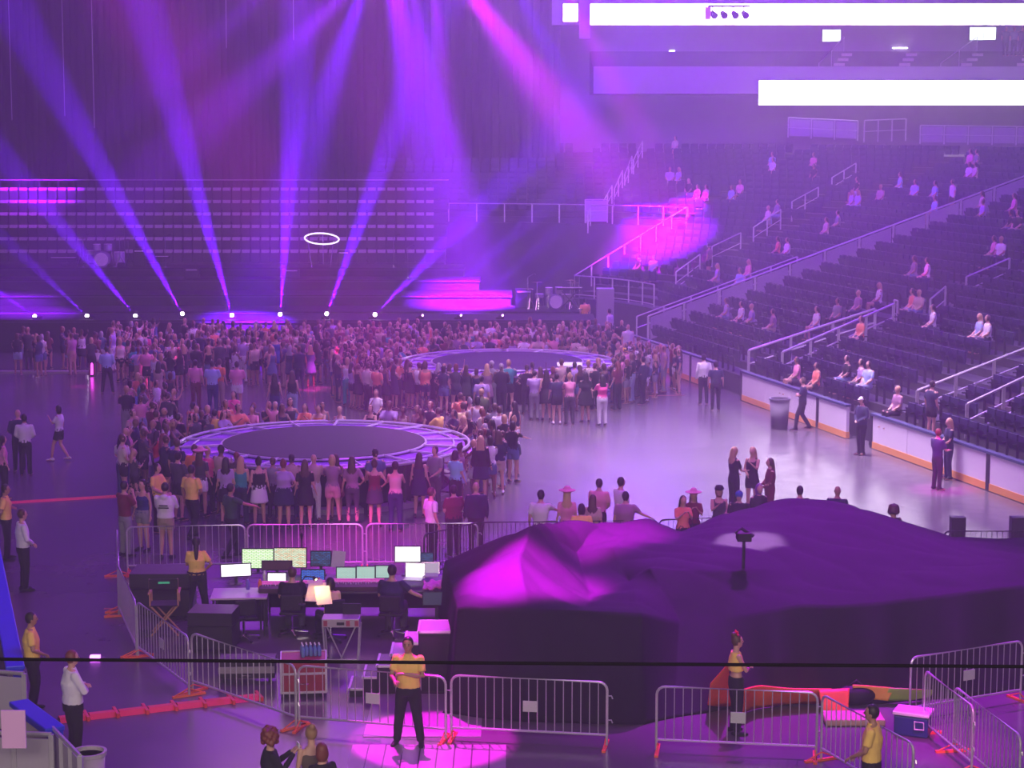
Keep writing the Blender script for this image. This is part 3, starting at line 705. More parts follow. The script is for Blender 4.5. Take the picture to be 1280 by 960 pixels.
for (x0, y0, x1, y1, lb) in ((800, 495, 856, 494, 'faded red tape strip on the floor near the gap in the boards'), (131, 723, 146, 722, 'short red tape mark outside the mixing pen, farther from the camera'), (130, 761, 146, 761, 'short red tape mark outside the mixing pen, nearer the camera')):
    A = G(x0, y0); B = G(x1, y1); o = MB().box((0, -.05, 0.001), ((B - A).length, .05, .006)).build('tape_strip', m_tape); o.location = A; o.rotation_euler[2] = math.atan2(B.y - A.y, B.x - A.x); tag(o, lb, 'tape')
o = MB().box((-.09, -.05, 0), (.09, .05, .06)).build('floor_light', mat('floor_glow', (1, 1, 1), emit=(.75, .1, 1), estr=8)); o.location = G(119, 823, 0); tag(o, 'small glowing violet light on the floor beside the yellow shirt man', 'light')
# pale floor strip and glowing pillar by the far crowd
o = MB().box((-1.9, -.2, 0), (1.9, .2, .08)).build('platform_edge', m_plinth); o.location = G(58, 466, 0); tag(o, 'pale low platform edge under the far crowd by the curtain edge', 'platform')
r = empty('light_tube', G(115, 470, 0), 0, 'glowing magenta tube standing on the floor beside the far guard', 'light'); MB().lathe([(.12, 0), (.12, .05), (.05, .06)], (0, 0, 0), 12).build('base', m_black, r); MB().tube([(0, 0, .06), (0, 0, 1.5)], .05, 8).build('tube', mat('tube_glow', (1, 1, 1), emit=(1, .05, .9), estr=5), r)
# ------------------------------------------------------------------ mixing position
def screen_mat(name, c1, c2, mort, sc_, st, msize=.06, bw=.6, rh=.3):
    m = bpy.data.materials.new(name); m.use_nodes = True; nt = m.node_tree; b = nt.nodes['Principled BSDF']; b.inputs['Base Color'].default_value = (.02, .02, .02, 1)
    t = nt.nodes.new('ShaderNodeTexBrick'); c = nt.nodes.new('ShaderNodeTexCoord'); t.inputs['Color1'].default_value = (*c1, 1); t.inputs['Color2'].default_value = (*c2, 1); t.inputs['Mortar'].default_value = (*mort, 1)
    t.inputs['Scale'].default_value = sc_; t.inputs['Mortar Size'].default_value = msize; t.inputs['Brick Width'].default_value = bw; t.inputs['Row Height'].default_value = rh
    nt.links.new(c.outputs['Generated'], t.inputs['Vector'])
    mp = nt.nodes.new('ShaderNodeMapping'); mp.inputs['Rotation'].default_value = (-PI / 2, 0, 0); nt.links.new(c.outputs['Generated'], mp.inputs[0]); nt.links.new(mp.outputs[0], t.inputs['Vector'])
    nt.links.new(t.outputs['Color'], b.inputs['Emission Color']); b.inputs['Emission Strength'].default_value = st; return m
s_green = screen_mat('screen_green', (.8, 1, .6), (1, 1, .9), (.35, .6, .25), 4, 1.3); s_mix = screen_mat('screen_mixed', (.9, 1, .8), (1, .5, .3), (.3, .5, .3), 5, 1.2)
s_cyan = screen_mat('screen_cyan', (.6, 1, .85), (.85, 1, .9), (.1, .25, .2), 3.5, 1.0); s_blue = screen_mat('screen_blue', (.02, .1, .9), (.05, .3, 1), (.01, .02, .08), 3, 1.0)
s_white = mat('screen_white', (1, 1, 1), emit=(1, 1, 1), estr=1.6); s_dark = screen_mat('screen_dark', (.01, .02, .05), (.02, .2, .6), (.01, .01, .02), 3, .8)
s_red = screen_mat('screen_red', (1, .05, .25), (.8, .02, .2), (.02, .0, .01), 3, 1.2, .25); s_multi = screen_mat('screen_multi', (.2, .6, 1), (.9, .9, 1), (.02, .03, .06), 5, .9, .2)
def monitor(x0, y0, x1, y1, Y, sm, label, zb=.78, tilt=-8, laptop=False, rz=0):
    A = D(x0, y1, Y); B = D(x1, y0, Y); w = (B.x - A.x) / 2; h = B.z - A.z
    r = empty('laptop' if laptop else 'monitor', ((A.x + B.x) / 2, Y, zb), math.radians(rz), label, 'laptop' if laptop else 'monitor'); z0 = A.z - zb
    R_ = Matrix.Translation((0, 0, z0)) @ Matrix.Rotation(math.radians(tilt), 4, 'X')
    hs = MB().box((-w - .02, .005, -.02), (w + .02, .04, h + .02), 0, R_).build('casing', m_black if not laptop else m_chrome, r)
    MB().box((-w, -.004, 0), (w, .003, h), 0, R_).build('screen', sm, r)
    if laptop: MB().box((-w, -.30, max(z0 - .02, 0)), (w, .0, max(z0, .02))).build('keyboard_base', mat('laptop_silver', (.5, .48, .52), .4, .5), r)
    else:
        if z0 > .03: MB().box((-.03, .03, 0), (.03, .06, z0 + .05)).build('stand', m_dark, r)
        MB().box((-.12, -.06, -.0), (.12, .12, .015)).build('stand_foot', m_dark, r)
    return r
monitor(303, 687, 341, 710, 38.6, s_green, 'large bright monitor with green-white windows, nearer the yellow shirt woman')
monitor(343, 686, 382, 709, 38.6, s_mix, 'large bright monitor with orange and green windows')
monitor(277, 706, 313, 720, 37.6, s_white, 'glaring white tilted screen beside the yellow shirt woman', rz=12)
monitor(335, 717, 357, 728, 37.5, s_white, 'small white screen close to the seated man in black')
monitor(328, 702, 364, 712, 37.9, s_red, 'dark panel with glowing pink digits')
monitor(377, 713, 405, 727, 37.5, s_blue, 'monitor with blue and orange windows beside the seated man in black')
monitor(389, 690, 413, 707, 38.4, s_dark, 'dark monitor with a blue glow before the grey panel')
monitor(421, 710, 444, 724, 37.9, s_cyan, 'pale green monitor of the row of three, nearest the grey panel')
monitor(446, 709, 468, 723, 37.9, s_cyan, 'pale green monitor in the middle of the row of three')
monitor(470, 708, 486, 722, 37.9, s_cyan, 'pale green monitor of the row of three, half behind the big man')
monitor(494, 684, 525, 702, 38.4, s_white, 'tall bright white monitor above the big man in navy')
monitor(526, 692, 541, 702, 38.6, s_dark, 'small dark monitor beside the tall white one')
monitor(507, 705, 530, 721, 37.7, s_white, 'open laptop with glaring white screen beside the big man', laptop=True, tilt=-15, rz=-8)
monitor(529, 704, 548, 716, 37.9, mat('screen_grey', (.5, .5, .5), emit=(.7, .75, .7), estr=.35), 'open laptop with dull grey screen next to the glaring one', laptop=True, tilt=-20)
monitor(529, 741, 562, 756, 36.4, s_multi, 'low monitor full of blue and white tiles under the magenta cloth', zb=.35)
m_tbl = mat('desk_top_dark', (.05, .045, .055), .4); m_tbp = mat('desk_top_lilac', (.55, .42, .55), .4)  # purple light on one desk is put into its top colour
def desk(px, py, z, w, d, label, m=None, rz=0, skirt=True):
    c = G(px, py, z); r = empty('desk', (c.x, c.y, 0), math.radians(rz), label, 'desk')
    MB().box((-w / 2, -d / 2, z - .04), (w / 2, d / 2, z)).build('desk_top', m or m_tbl, r, bevel=.008)
    for sx in (-1, 1):
        for sy in (-1, 1): MB().tube([(sx * (w / 2 - .06), sy * (d / 2 - .06), 0), (sx * (w / 2 - .06), sy * (d / 2 - .06), z - .04)], .022, 6).build('leg', m_dark, r)
    if skirt: MB().box((-w / 2 + .03, d / 2 - .04, .1), (w / 2 - .03, d / 2 - .02, z - .05)).build('modesty_panel', m_black, r)
    return r
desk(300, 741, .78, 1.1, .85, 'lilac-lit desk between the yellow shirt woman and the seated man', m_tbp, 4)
desk(408, 729, .78, 2.6, 1.5, 'long dark desk under the row of monitors')
desk(526, 729, .78, 1.2, 1.4, 'dark desk under the laptops and magenta cloth')
def console(px, py, z, w, d, label):
    c = G(px, py, z); r = empty('mixing_console', c, 0, label, 'mixing console')
    R_ = Matrix.Rotation(math.radians(12), 4, 'X'); MB().box((-w / 2, -d / 2, .02), (w / 2, d / 2, .12), 0, R_).build('console_body', mat('console_plum', (.10, .05, .08), .5), r, bevel=.01)
    f = MB(); nf = int(w / .05)
    for k in range(nf):
        x = -w / 2 + (k + .5) * w / nf; y = -d * .25 + .12 * random.random(); f.box((x - .008, y, .12), (x + .008, y + .03, .145), 0, R_)
    f.build('fader_buttons', m_rail, r)
    for j in range(3): MB().box((-w / 2 + .03, .02 + j * .06, .12), (w / 2 - .03, .035 + j * .06, .135), 0, R_).build('button_row', mat('button_pink', (.7, .2, .5), .4, emit=(.9, .1, .6), estr=.5), r)
console(447, 735, .8, 1.1, .4, 'wide plum mixing console under the row of three monitors')
console(350, 738, .8, .8, .35, 'small mixing console under the pink digits')
console(392, 737, .8, .5, .35, 'lighting console beside the glowing papers')
# magenta cloth
bm = bmesh.new(); bmesh.ops.create_grid(bm, x_segments=14, y_segments=10, size=.5)
for v in bm.verts: v.co.z = .10 + .09 * noise.noise(v.co * 6) + .05 * (1 - abs(v.co.x)) ; v.co.x *= .62; v.co.y *= .6
me = bpy.data.meshes.new('cloth'); bm.to_mesh(me); bm.free(); me.materials.append(mat('pink_cloth', (.85, .2, .6), .6)); o = bpy.data.objects.new('crumpled_cloth', me); COL.objects.link(o); c = G(549, 735, .8); o.location = (c.x, c.y, .74)
sd = o.modifiers.new('t', 'SOLIDIFY'); sd.thickness = .03; tag(o, 'crumpled magenta cloth on the desk beside the black drape', 'cloth')
# grey panel, papers
o = MB().box((-.14, -.02, 0), (.13, .02, .34)).box((-.02, .0, -.2), (.02, .03, 0)).build('document_board', mat('board_grey', (.5, .48, .5), .5)); c = D(422, 707, 38.2); o.location = (c.x, c.y, .99); o.rotation_euler = (-.2, .15, .2); tag(o, 'upright grey board between dark monitor and row of three', 'board')
m_pap = mat('paper_white', (.9, .82, .62), .7)
for i, (x, y, a) in enumerate(((396, 741, .4), (403, 746, .1), (393, 748, -.2), (404, 753, .3))):
    o = MB().box((-.15, -.2, 0), (.15, .2, .006)).build('paper_sheet', m_pap); c = G(x, y, .86); o.location = (c.x, c.y, .94 + i * .02); o.rotation_euler = (.85, 0, a); o['group'] = 'lit papers'; tag(o, 'sheet of the loose papers glowing under the desk lamp', 'paper')
Pc = G(401, 748, .92); r = empty('desk_lamp', (Pc.x - .36, Pc.y - .02, .8), 0, 'small gooseneck lamp glowing over the loose papers', 'lamp'); MB().tube([(0, 0, 0), (0, 0, .45), (.08, -.08, .58), (.24, -.16, .58)], .012, 6).build('gooseneck', m_black, r)
MB().tube([(.24, -.16, .59), (.29, -.18, .54)], [.02, .05], 10).build('lamp_shade', m_black, r); MB().ball((.29, -.18, .545), .02).build('bulb', mat('bulb_warm', (1, .8, .5), emit=(1, .6, .2), estr=20), r)
MB().lathe([(.07, 0), (.07, .015)], (0, 0, 0), 14).build('base', m_black, r)
lamp('desk_lamp_light', 'SPOT', Vector(r.location) + Vector((.30, -.19, .51)), (1, .50, .14), 22, Pc, angle=100, blend=.6, rad=.03)
# case on a stand
r = empty('case_stand', G(428, 824, 0), 0, 'silver-edged open case on folding legs beside the seated woman', 'case')
zc_ = .66; MB().box((-.36, -.2, zc_), (.34, .2, zc_ + .16)).build('case_body', mat('case_silver', (.5, .46, .5), .45, .3), r, bevel=.01)
for x in (-.29, .13, .29): MB().box((x - .035, -.215, zc_ + .03), (x + .035, -.2, zc_ + .13)).build('case_label', mat('label_maroon', (.4, .06, .1), .6), r)
MB().box((-.08, -.22, zc_ + .05), (.06, -.2, zc_ + .10)).build('handle', m_black, r); MB().box((.0, .17, zc_ + .16), (.34, .22, zc_ + .36), 0).build('lid', m_black, r)
for s in (-1, 1):
    MB().tube([(s * .34, -.18, zc_), (s * .30, -.18, 0)], .018, 6).build('leg', m_rail, r); MB().tube([(s * .34, .18, zc_), (s * .30, .18, 0)], .018, 6).build('leg', m_rail, r)
    MB().tube([(s * .26, -.18, zc_), (-s * .02, -.18, .04)], .014, 6).build('brace', m_rail, r)
MB().tube([(-.3, -.18, .04), (.3, -.18, .04)], .014, 6).build('crossbar', m_rail, r)
# road cases
def road_case(px, py, w, d, h, label, m, rz=0, bands=True, wheels=True, z0=0):
    c = G(px, py, z0); r = empty('road_case', c, math.radians(rz), label, 'road case'); b = .1 if wheels else 0
    MB().box((-w / 2, -d / 2, b), (w / 2, d / 2, h * .66)).build('case_body', m, r); MB().box((-w / 2, -d / 2, h * .69), (w / 2, d / 2, h)).build('lid', m, r)
    e = MB(); mt = m_spoke
    for sx in (-1, 1):
        for sy in (-1, 1): e.box((sx * w / 2 - .02, sy * d / 2 - .02, b), (sx * w / 2 + .02, sy * d / 2 + .02, h + .005))
    for z in (b, h * .66, h):
        e.box((-w / 2 - .01, -d / 2 - .012, z - .02), (w / 2 + .01, -d / 2 + .005, z + .02)); e.box((-w / 2 - .01, d / 2 - .005, z - .02), (w / 2 + .01, d / 2 + .012, z + .02))
        e.box((-w / 2 - .012, -d / 2, z - .02), (-w / 2 + .005, d / 2, z + .02)); e.box((w / 2 - .005, -d / 2, z - .02), (w / 2 + .012, d / 2, z + .02))
    if bands: e.build('edge_trim', mt, r)
    if wheels:
        for sx in (-1, 1):
            for sy in (-1, 1): MB().tube([(sx * (w / 2 - .1) - .02, sy * (d / 2 - .1), .05), (sx * (w / 2 - .1) + .02, sy * (d / 2 - .1), .05)], .05, 10).build('caster', m_black, r)
    MB().tube([(-.08, -d / 2 - .02, h * .4), (-.08, -d / 2 - .05, h * .4), (.08, -d / 2 - .05, h * .4), (.08, -d / 2 - .02, h * .4)], .01, 5).build('handle', m_chrome, r)
    return r
m_rc = mat('case_red', (.34, .035, .05), .5, var=.2, vs=6); m_bc = mat('case_black', (.02, .02, .022), .45)
road_case(380, 866, .78, .62, .66, 'red road case with silver trim and water bottles on top', m_rc, 6)
road_case(268, 812, .85, .7, .8, 'black road case beside the folding director chair', m_bc, -4, False)
road_case(345, 806, .9, .6, .55, 'low black road case under the seated man in black', m_bc, 0, False) if False else None
road_case(310, 850, 1.0, .5, .42, 'low dark case with a pale front strip behind the steel barricade', m_bc, 3, False)
for o_ in list(bpy.data.objects):
    if o_.get('label', '').startswith('low dark case with a pale'): MB().box((-.5, -.275, .2), (.5, -.255, .32)).build('pale_strip', m_plinth, o_)
road_case(205, 768, 1.2, .9, .95, 'tall open-fronted black case behind the director chair', m_bc, 0, False)
road_case(440, 800, .6, .5, .6, 'black case under the folding case legs', m_bc, 0, False) if False else None
road_case(575, 790, .6, .9, .7, 'black case between stairs and drape', m_bc, 0, False) if False else None
# water bottles
m_wat = mat('blue_bottle', (.25, .45, .95), .12, trans=.45); c0 = G(388, 866, 0)
bt = MB().lathe([(.03, 0), (.034, .02), (.034, .13), (.012, .18), (.012, .2)], (0, 0, 0), 10); bt_me = bt.mesh('bottle', m_wat, True); cp_me = MB().lathe([(.014, .2), (.014, .22)], (0, 0, 0), 8).mesh('cap', m_white)
for i in range(11):
    r = empty('water_bottle', (c0.x + (i % 5) * .075 - .15 + .02 * (i // 5), c0.y + .1 - (i // 5) * .09, .665), 0, 'blue water bottle among those standing on the red road case', 'bottle', 'water bottles on the red road case'); part('bottle_body', bt_me, r); part('cap', cp_me, r)
# stairs with white nosings and magenta-lit top
c = G(545, 789, 1.1); r = empty('stair_unit', (c.x, c.y, 0), 0, 'black stair unit with white-edged magenta-lit treads behind the yellow shirt guard', 'stairs')
m_tread_lit = mat('stair_tread_lit', (.45, .25, .45), .4); m_nose = mat('white_nosing', (.85, .8, .85), .5)  # magenta light is put into the colour of the upper treads
for k in range(6):
    z = 1.1 - k * .19; x1 = .31 - (.62 if k else 0) - max(0, k - 1) * .24; x0 = x1 - (.62 if k == 0 else .24); yo = -.06 * k
    if z <= 0: break
    MB().box((x0, yo, z - .05), (x1, yo + .75, z)).build('tread', m_tread_lit if k < 3 else m_tbl, r); MB().box((x0, yo + .02, 0), (x1, yo + .73, z - .05)).build('riser_box', m_black, r)
    e = MB(); e.box((x0 - .02, yo - .02, z - .03), (x0 + .02, yo + .77, z + .008)); e.box((x0, yo - .02, z - .03), (x1, yo + .015, z + .008))
    if k == 0: e.box((x0, yo + .735, z - .03), (x1, yo + .77, z + .008)); e.box((x1 - .02, yo, z - .03), (x1 + .02, yo + .77, z + .008))
    e.build('nosing', m_nose, r)
# chairs
m_wood = mat('director_wood', (.55, .30, .14), .5)
def director_chair(loc, rz, label):
    r = empty('director_chair', loc, rz, label, 'chair')
    for y in (-.2, .2):
        for s in (-1, 1): MB().tube([(s * .27, y, .0), (-s * .27, y, .62)], .018, 6).build('leg', m_wood, r)
    for s in (-1, 1):
        MB().box((s * .28 - .025, -.24, .84), (s * .28 + .025, .24, .87)).build('armrest', m_wood, r); MB().tube([(s * .27, .2, .6), (s * .27, .2, .86)], .016).build('arm_post', m_wood, r); MB().tube([(s * .27, -.2, .6), (s * .27, -.2, 1.15)], .016).build('back_post', m_wood, r)
    MB().box((-.27, -.22, .6), (.27, .22, .62)).build('seat', m_black, r); b = MB().box((-.28, -.23, .95), (.28, -.21, 1.15)).build('back_cloth', m_black, r)
    MB().box((-.1, -.24, 1.06), (.12, -.232, 1.10)).build('green_label', mat('label_green', (.05, .6, .25), emit=(.05, .5, .2), estr=.3), b)
director_chair(G(207, 792, 0), .1, 'folding director chair with black cloth and green strip inside the barricades')
def office_chair(loc, rz, label, m=None):
    r = empty('office_chair', loc, rz, label, 'chair')
    b = MB()
    for k in range(5): a = 2 * PI * k / 5; b.tube([(0, 0, .1), (.3 * math.cos(a), .3 * math.sin(a), .06)], [.03, .02], 6)
    b.build('star_base', m_chrome, r)
    for k in range(5): a = 2 * PI * k / 5; MB().ball((.3 * math.cos(a), .3 * math.sin(a), .03), .03).build('caster', m_black, r)
    MB().tube([(0, 0, .1), (0, 0, .44)], .025, 8).build('gas_post', m_chrome, r); MB().box((-.24, -.23, .44), (.24, .25, .50)).build('seat', m_black, r, bevel=.03)
    MB().box((-.21, -.27, .54), (.21, -.21, .86)).build('backrest', m_black, r, bevel=.03); MB().tube([(0, -.2, .47), (0, -.26, .62)], .02).build('back_bracket', m_dark, r)
office_chair(G(305, 800, 0), .3, 'black office chair with chrome base beside the lilac-lit desk')
r = empty('microphone_stand', G(378, 742, 0), 0, 'tall black microphone stand rising above the bright monitors', 'microphone stand'); zt_ = D(377, 668, r.location.y).z
MB().lathe([(.16, 0), (.16, .02), (.015, .05), (.015, zt_ - .1)], (0, 0, 0), 10).build('pole', m_dark, r); MB().tube([(0, 0, zt_ - .1), (0, 0, zt_)], [.02, .035], 8, caps=True).build('microphone', m_black, r)
# bottles and small desk things
for x, y, c_, lb in ((310, 733, (.2, .15, .6), 'violet bottle on the lilac-lit desk'), (325, 733, (.9, .2, .08), 'orange cup behind the lilac-lit desk'), (399, 731, (.8, .05, .03), 'red cup beside the blue monitor'), (331, 722, (.8, .8, .8), 'white cup beside the small white screen')):
    o = MB().lathe([(.035, 0), (.04, .14), (.02, .19), (.02, .21)], (0, 0, 0), 10).build('bottle' if 'bottle' in lb else 'cup', mat('cup_' + lb[:4], c_, .4)); o.location = G(x, y + 4, .82); tag(o, lb, 'bottle' if 'bottle' in lb else 'cup')
# wall of black steps, trash bin at the boards
def bin_(loc, label, r0=.26, h=.8, m=None):
    r = empty('trash_bin', loc, 0, label, 'bin'); m = m or mat('bin_grey', (.22, .22, .25), .5)
    MB().lathe([(r0 * .82, 0), (r0, h), (r0 * .93, h), (r0 * .8, .1)], (0, 0, 0), 20).build('bin_body', m, r, True); MB().lathe([(r0 * 1.08, h - .04), (r0 * 1.1, h + .02), (r0 * .92, h + .02), (r0 * .92, h - .04)], (0, 0, 0), 20).build('rim', m, r)
    MB().lathe([(r0 * .9, h - .08), (r0 * .2, h - .1)], (0, 0, 0), 16).build('liner', m_black, r)
bin_(G(974, 536, 0), 'grey trash bin standing by the white rink boards', .33, 1.0)
bin_(G(113, 1004, 0), 'pale trash bin at the steel railing near the man in white shirt', .24, .78, mat('bin_pale', (.5, .46, .5), .5))
# black dasher box near the far boards
o = MB().box((-.9, -.1, 0), (.55, .1, 1.1)).build('black_divider', m_black); o.location = G(812, 476, 0); o.rotation_euler[2] = -.35; tag(o, 'black divider panel standing before the boards near the far round stage', 'divider')
# ------------------------------------------------------------------ near boards, glass and rails by the camera
m_blue = mat('blue_cap', (.02, .05, .75), .4); m_cream = mat('board_cream', (.62, .58, .52), .5)
def near_boards(a, b, label, w=.22):
    A, B = Vector(a).xy.to_3d(), Vector(b).xy.to_3d(); L = (B - A).length; r = empty('rink_boards', A, math.atan2(B.y - A.y, B.x - A.x), label, 'rink boards')
    n = max(1, round(L / 1.3))
    for i in range(n): MB().box((L * i / n + .01, -.08, .05), (L * (i + 1) / n - .01, .04, 1.0)).build('board_panel', m_cream, r)
    MB().box((0, -w, 1.0), (L, .09, 1.08)).build('cap', m_blue, r, bevel=.02); MB().box((0, -.1, .86), (L, .06, 1.0)).build('blue_band', m_blue, r)
near_boards(G(-30, 560, 1.08), G(24, 832, 1.08), 'blue-capped rink boards running past the two yellow shirt guards')
near_boards(G(28, 874, 1.08), G(74, 908, 1.08), 'short blue-capped rink board beside the man in white shirt')
m_glass = mat('smoked_panel', (.35, .33, .36), .3, alpha=.75)
def near_rail(a, b, label, h=1.05, zb=0, panel=True):
    A = Vector(a); B = Vector(b); A.z = B.z = zb
    return railing(label, [A, B], h, .55, (.1,), panel, .035)
near_rail(G(66, 910, 1.05), G(100, 945, 1.05), 'grey mesh railing at the stair beside the pale trash bin')
near_rail(G(-30, 915, 1.05), G(64, 918, 1.05), 'grey railing crossing before the pink notice')
near_rail(G(-20, 838, 1.05), G(30, 842, 1.05), 'grey railing of the bench gate by the yellow shirt man')
o = MB().box((-.17, -.015, 0), (.17, .015, .55)).build('pink_notice', mat('notice_pink', (.85, .5, .85), .6)); c = D(18, 935, 26.2); o.location = c; tag(o, 'plain pink notice hanging on the railing at the corner', 'notice')
# wire across the view
o = MB().tube([D(-120, 823, 9), D(640, 829, 9), D(1400, 834, 9)], .0085, 8).build('safety_cable', mat('cable_black', (.004, .003, .005), 1, spec=0), None, True); tag(o, 'thin dark safety cable stretched level across the whole view', 'cable')
# ------------------------------------------------------------------ people
DG = bpy.context.evaluated_depsgraph_get
ARMS = {  # (elbow, wrist), x is outward
 'down': ((.245, -.03, 1.13), (.265, .05, .89)), 'hips': ((.37, -.10, 1.16), (.18, .06, 1.02)), 'phone': ((.23, .12, 1.17), (.06, .31, 1.36)),
 'up': ((.29, .06, 1.55), (.25, .12, 1.79)), 'lean': ((.25, .22, 1.17), (.19, .44, 1.17)), 'clasp': ((.26, .02, 1.13), (.05, .19, 1.0)),
 'reach': ((.25, .22, 1.27), (.27, .45, 1.2)), 'behind': ((.27, -.09, 1.14), (.05, -.19, .96)), 'crossA': ((.25, .11, 1.14), (.0, .185, 1.19)), 'crossB': ((.25, .11, 1.14), (.0, .20, 1.12)),
 'chin': ((.21, .16, 1.14), (.08, .19, 1.42)), 'lap': ((.24, .05, 1.12), (.10, .26, .98)), 'type': ((.25, .08, 1.13), (.15, .32, 1.12)), 'side': ((.36, .02, 1.22), (.60, .06, 1.12))}
LEGS = {'stand': (((.10, .02, .50), (.11, -.01, .09)),) * 2, 'wide': (((.14, .02, .50), (.19, -.01, .09)),) * 2, 'walk': (((.10, .16, .52), (.11, .22, .09)), ((.10, .02, .50), (.10, -.24, .12))),
 'close': (((.085, .03, .50), (.07, 0, .09)),) * 2, 'shift': (((.10, .06, .50), (.12, .0, .09)), ((.13, .03, .50), (.17, -.04, .09)))}
def person_parts(sex='m', arms=('down', 'down'), legs='stand', top='tee', bot='pants', hair='short', fat=1.0, sit=False, headturn=0, hat=None, fingers=False, bow=False, face=False):
    """lofted limbs per layer, facing +Y, for a body 1.72 m tall"""
    L = {k: MB() for k in ('skin', 'top', 'bottom', 'hair', 'shoe', 'hat')}
    fem = sex == 'f'; dz_ = -.41 if sit else 0
    o = Vector((0, 0, dz_)); f = fat
    if fem: T_ = [(.86, .165 * f, .115 * f), (.94, .162 * f, .112 * f), (1.08, .118 * f, .088 * f), (1.25, .142 * f, .112 * f), (1.34, .145, .09), (1.40, .115, .065), (1.45, .06, .055)]; sh = .158
    else: T_ = [(.86, .155 * f, .115 * f), (.94, .155 * f, .112 * f), (1.08, .145 * f, .105 * f), (1.25, .178 * (1 + (f - 1) * .5), .118 * f), (1.35, .180, .10), (1.41, .14, .075), (1.46, .07, .06)]; sh = .188
    tp = [o + Vector((0, -.01 if z > 1.2 else 0, z)) for z, _, _ in T_]
    L['skin'].tube(tp, [(a, b) for _, a, b in T_], 14, caps=.5)
    # neck and head
    hc = o + Vector((0, .015, 1.615)); Rh = Matrix.Translation(hc) @ Matrix.Rotation(math.radians(headturn), 4, 'Z') @ Matrix.Translation(-hc)
    L['skin'].tube([o + Vector((0, -.01, 1.40)), o + Vector((0, .0, 1.54))], [.058, .052], 10)
    hd = MB(); hd.ball(hc, (.076, .095, .112), seg=14, rings=10); hd.ball(hc + Vector((0, .025, -.062)), (.055, .062, .052), seg=10, rings=8)
    hd.ball(hc + Vector((0, .098, -.012)), (.013, .020, .024), seg=6, rings=5)
    for s in (-1, 1): hd.ball(hc + Vector((s * .077, -.005, -.012)), (.012, .02, .03), seg=6, rings=5)
    b = len(L['skin'].v); L['skin'].v += [tuple(Rh @ Vector(v)) for v in hd.v]; L['skin'].f += [tuple(i + b for i in q) for q in hd.f]; L['skin'].m += hd.m
    # arms
    wr = []
    for s, a in ((-1, arms[0]), (1, arms[1])):
        E, W = ARMS[a]; S = o + Vector((s * sh, -.01, 1.385)); k = sh / .188
        E = o + Vector((s * E[0] * (k if abs(E[0]) > .2 else 1), E[1], E[2])); W = o + Vector((s * W[0], W[1], W[2])); fm = .86 if fem else 1
        L['skin'].ball(S, .056 * fm, seg=8, rings=6)
        L['skin'].tube([S, S.lerp(E, .5), E, E.lerp(W, .35), W], [.052 * fm, .047 * fm, .038 * fm, .039 * fm, .027 * fm], 9, caps=True)
        d = (W - E).normalized(); pm = W + d * .085; sd_ = Vector((s * .2, -.4, .2)) if a in ('lean', 'reach', 'type', 'lap') else Vector((0, 1, 0))
        sd_ = Vector((1, 0, 0)) if a in ('lean', 'reach', 'type', 'lap', 'phone') else Vector((0, 1, 0))
        L['skin'].tube([W, W + d * .04, pm], [(.026, .02), (.038, .017), (.036, .014)], 8, side=sd_, caps=True)
        wr.append((W, d, pm, sd_, s))
        if top in ('tee', 'polo', 'shirt', 'hoodie', 'jacket'):
            L['top'].ball(S, .070 * fm, seg=9, rings=6)
            if top == 'tee' or top == 'polo': L['top'].tube([S, S.lerp(E, .72)], [.068 * fm, .064 * fm], 9)
            else: L['top'].tube([S, S.lerp(E, .5), E, E.lerp(W, .4), W], [.068 * fm, .062 * fm, .055 * fm, .052 * fm, .040 * fm], 9)
        elif top in ('tank', 'dress'):
            L['top'].tube([o + Vector((s * .085, .07, 1.30)), o + Vector((s * .09, -.01, 1.415)), o + Vector((s * .08, -.10, 1.28))], .022, 6)
    # legs
    lg = LEGS[legs]; hips = []
    for i, s in enumerate((-1, 1)):
        K, A = lg[i]
        if sit: K, A = (.12, .43, .50), (.13, .40, .09)
        K = Vector((s * K[0], K[1], K[2])); A = Vector((s * A[0], A[1], A[2])); Hp = o + Vector((s * .088, 0, .88))
        lf = .5 + f * .5
        L['skin'].tube([Hp, Hp.lerp(K, .45), K, K.lerp(A, .35), A], [.088 * lf, .078 * lf, .055 * lf, .056 * lf, .036], 10, caps=True)
        L['skin'].tube([A + Vector((0, -.05, -.045)), A + Vector((s * .02, .06, -.05)), A + Vector((s * .03, .15, -.065))], [(.032, .035), (.042, .03), (.035, .018)], 8, caps=True)
        L['shoe'].tube([A + Vector((0, -.065, -.04)), A + Vector((s * .02, .06, -.048)), A + Vector((s * .035, .17, -.062))], [(.04, .048), (.05, .04), (.042, .028)], 8, caps=True)
        if bot == 'pants': L['bottom'].tube([Hp, Hp.lerp(K, .45), K, K.lerp(A, .35), A + Vector((0, 0, -.02))], [.106 * lf, .096 * lf, .075 * lf, .072 * lf, .062], 10)
        elif bot == 'shorts': L['bottom'].tube([Hp, Hp.lerp(K, .55)], [.108 * lf, .10 * lf], 10)
        elif bot == 'leggings': L['bottom'].tube([Hp, Hp.lerp(K, .45), K, K.lerp(A, .35), A], [.099 * lf, .088 * lf, .065 * lf, .064 * lf, .044], 10)
    hw, hdp = T_[1][1], T_[1][2]
    if bot in ('pants', 'shorts', 'leggings'): L['bottom'].tube([o + Vector((0, 0, .82)), o + Vector((0, 0, .90)), o + Vector((0, 0, 1.01))], [(hw + .012, hdp + .015), (hw + .02, hdp + .018), (hw + .008, hdp + .01)], 12)
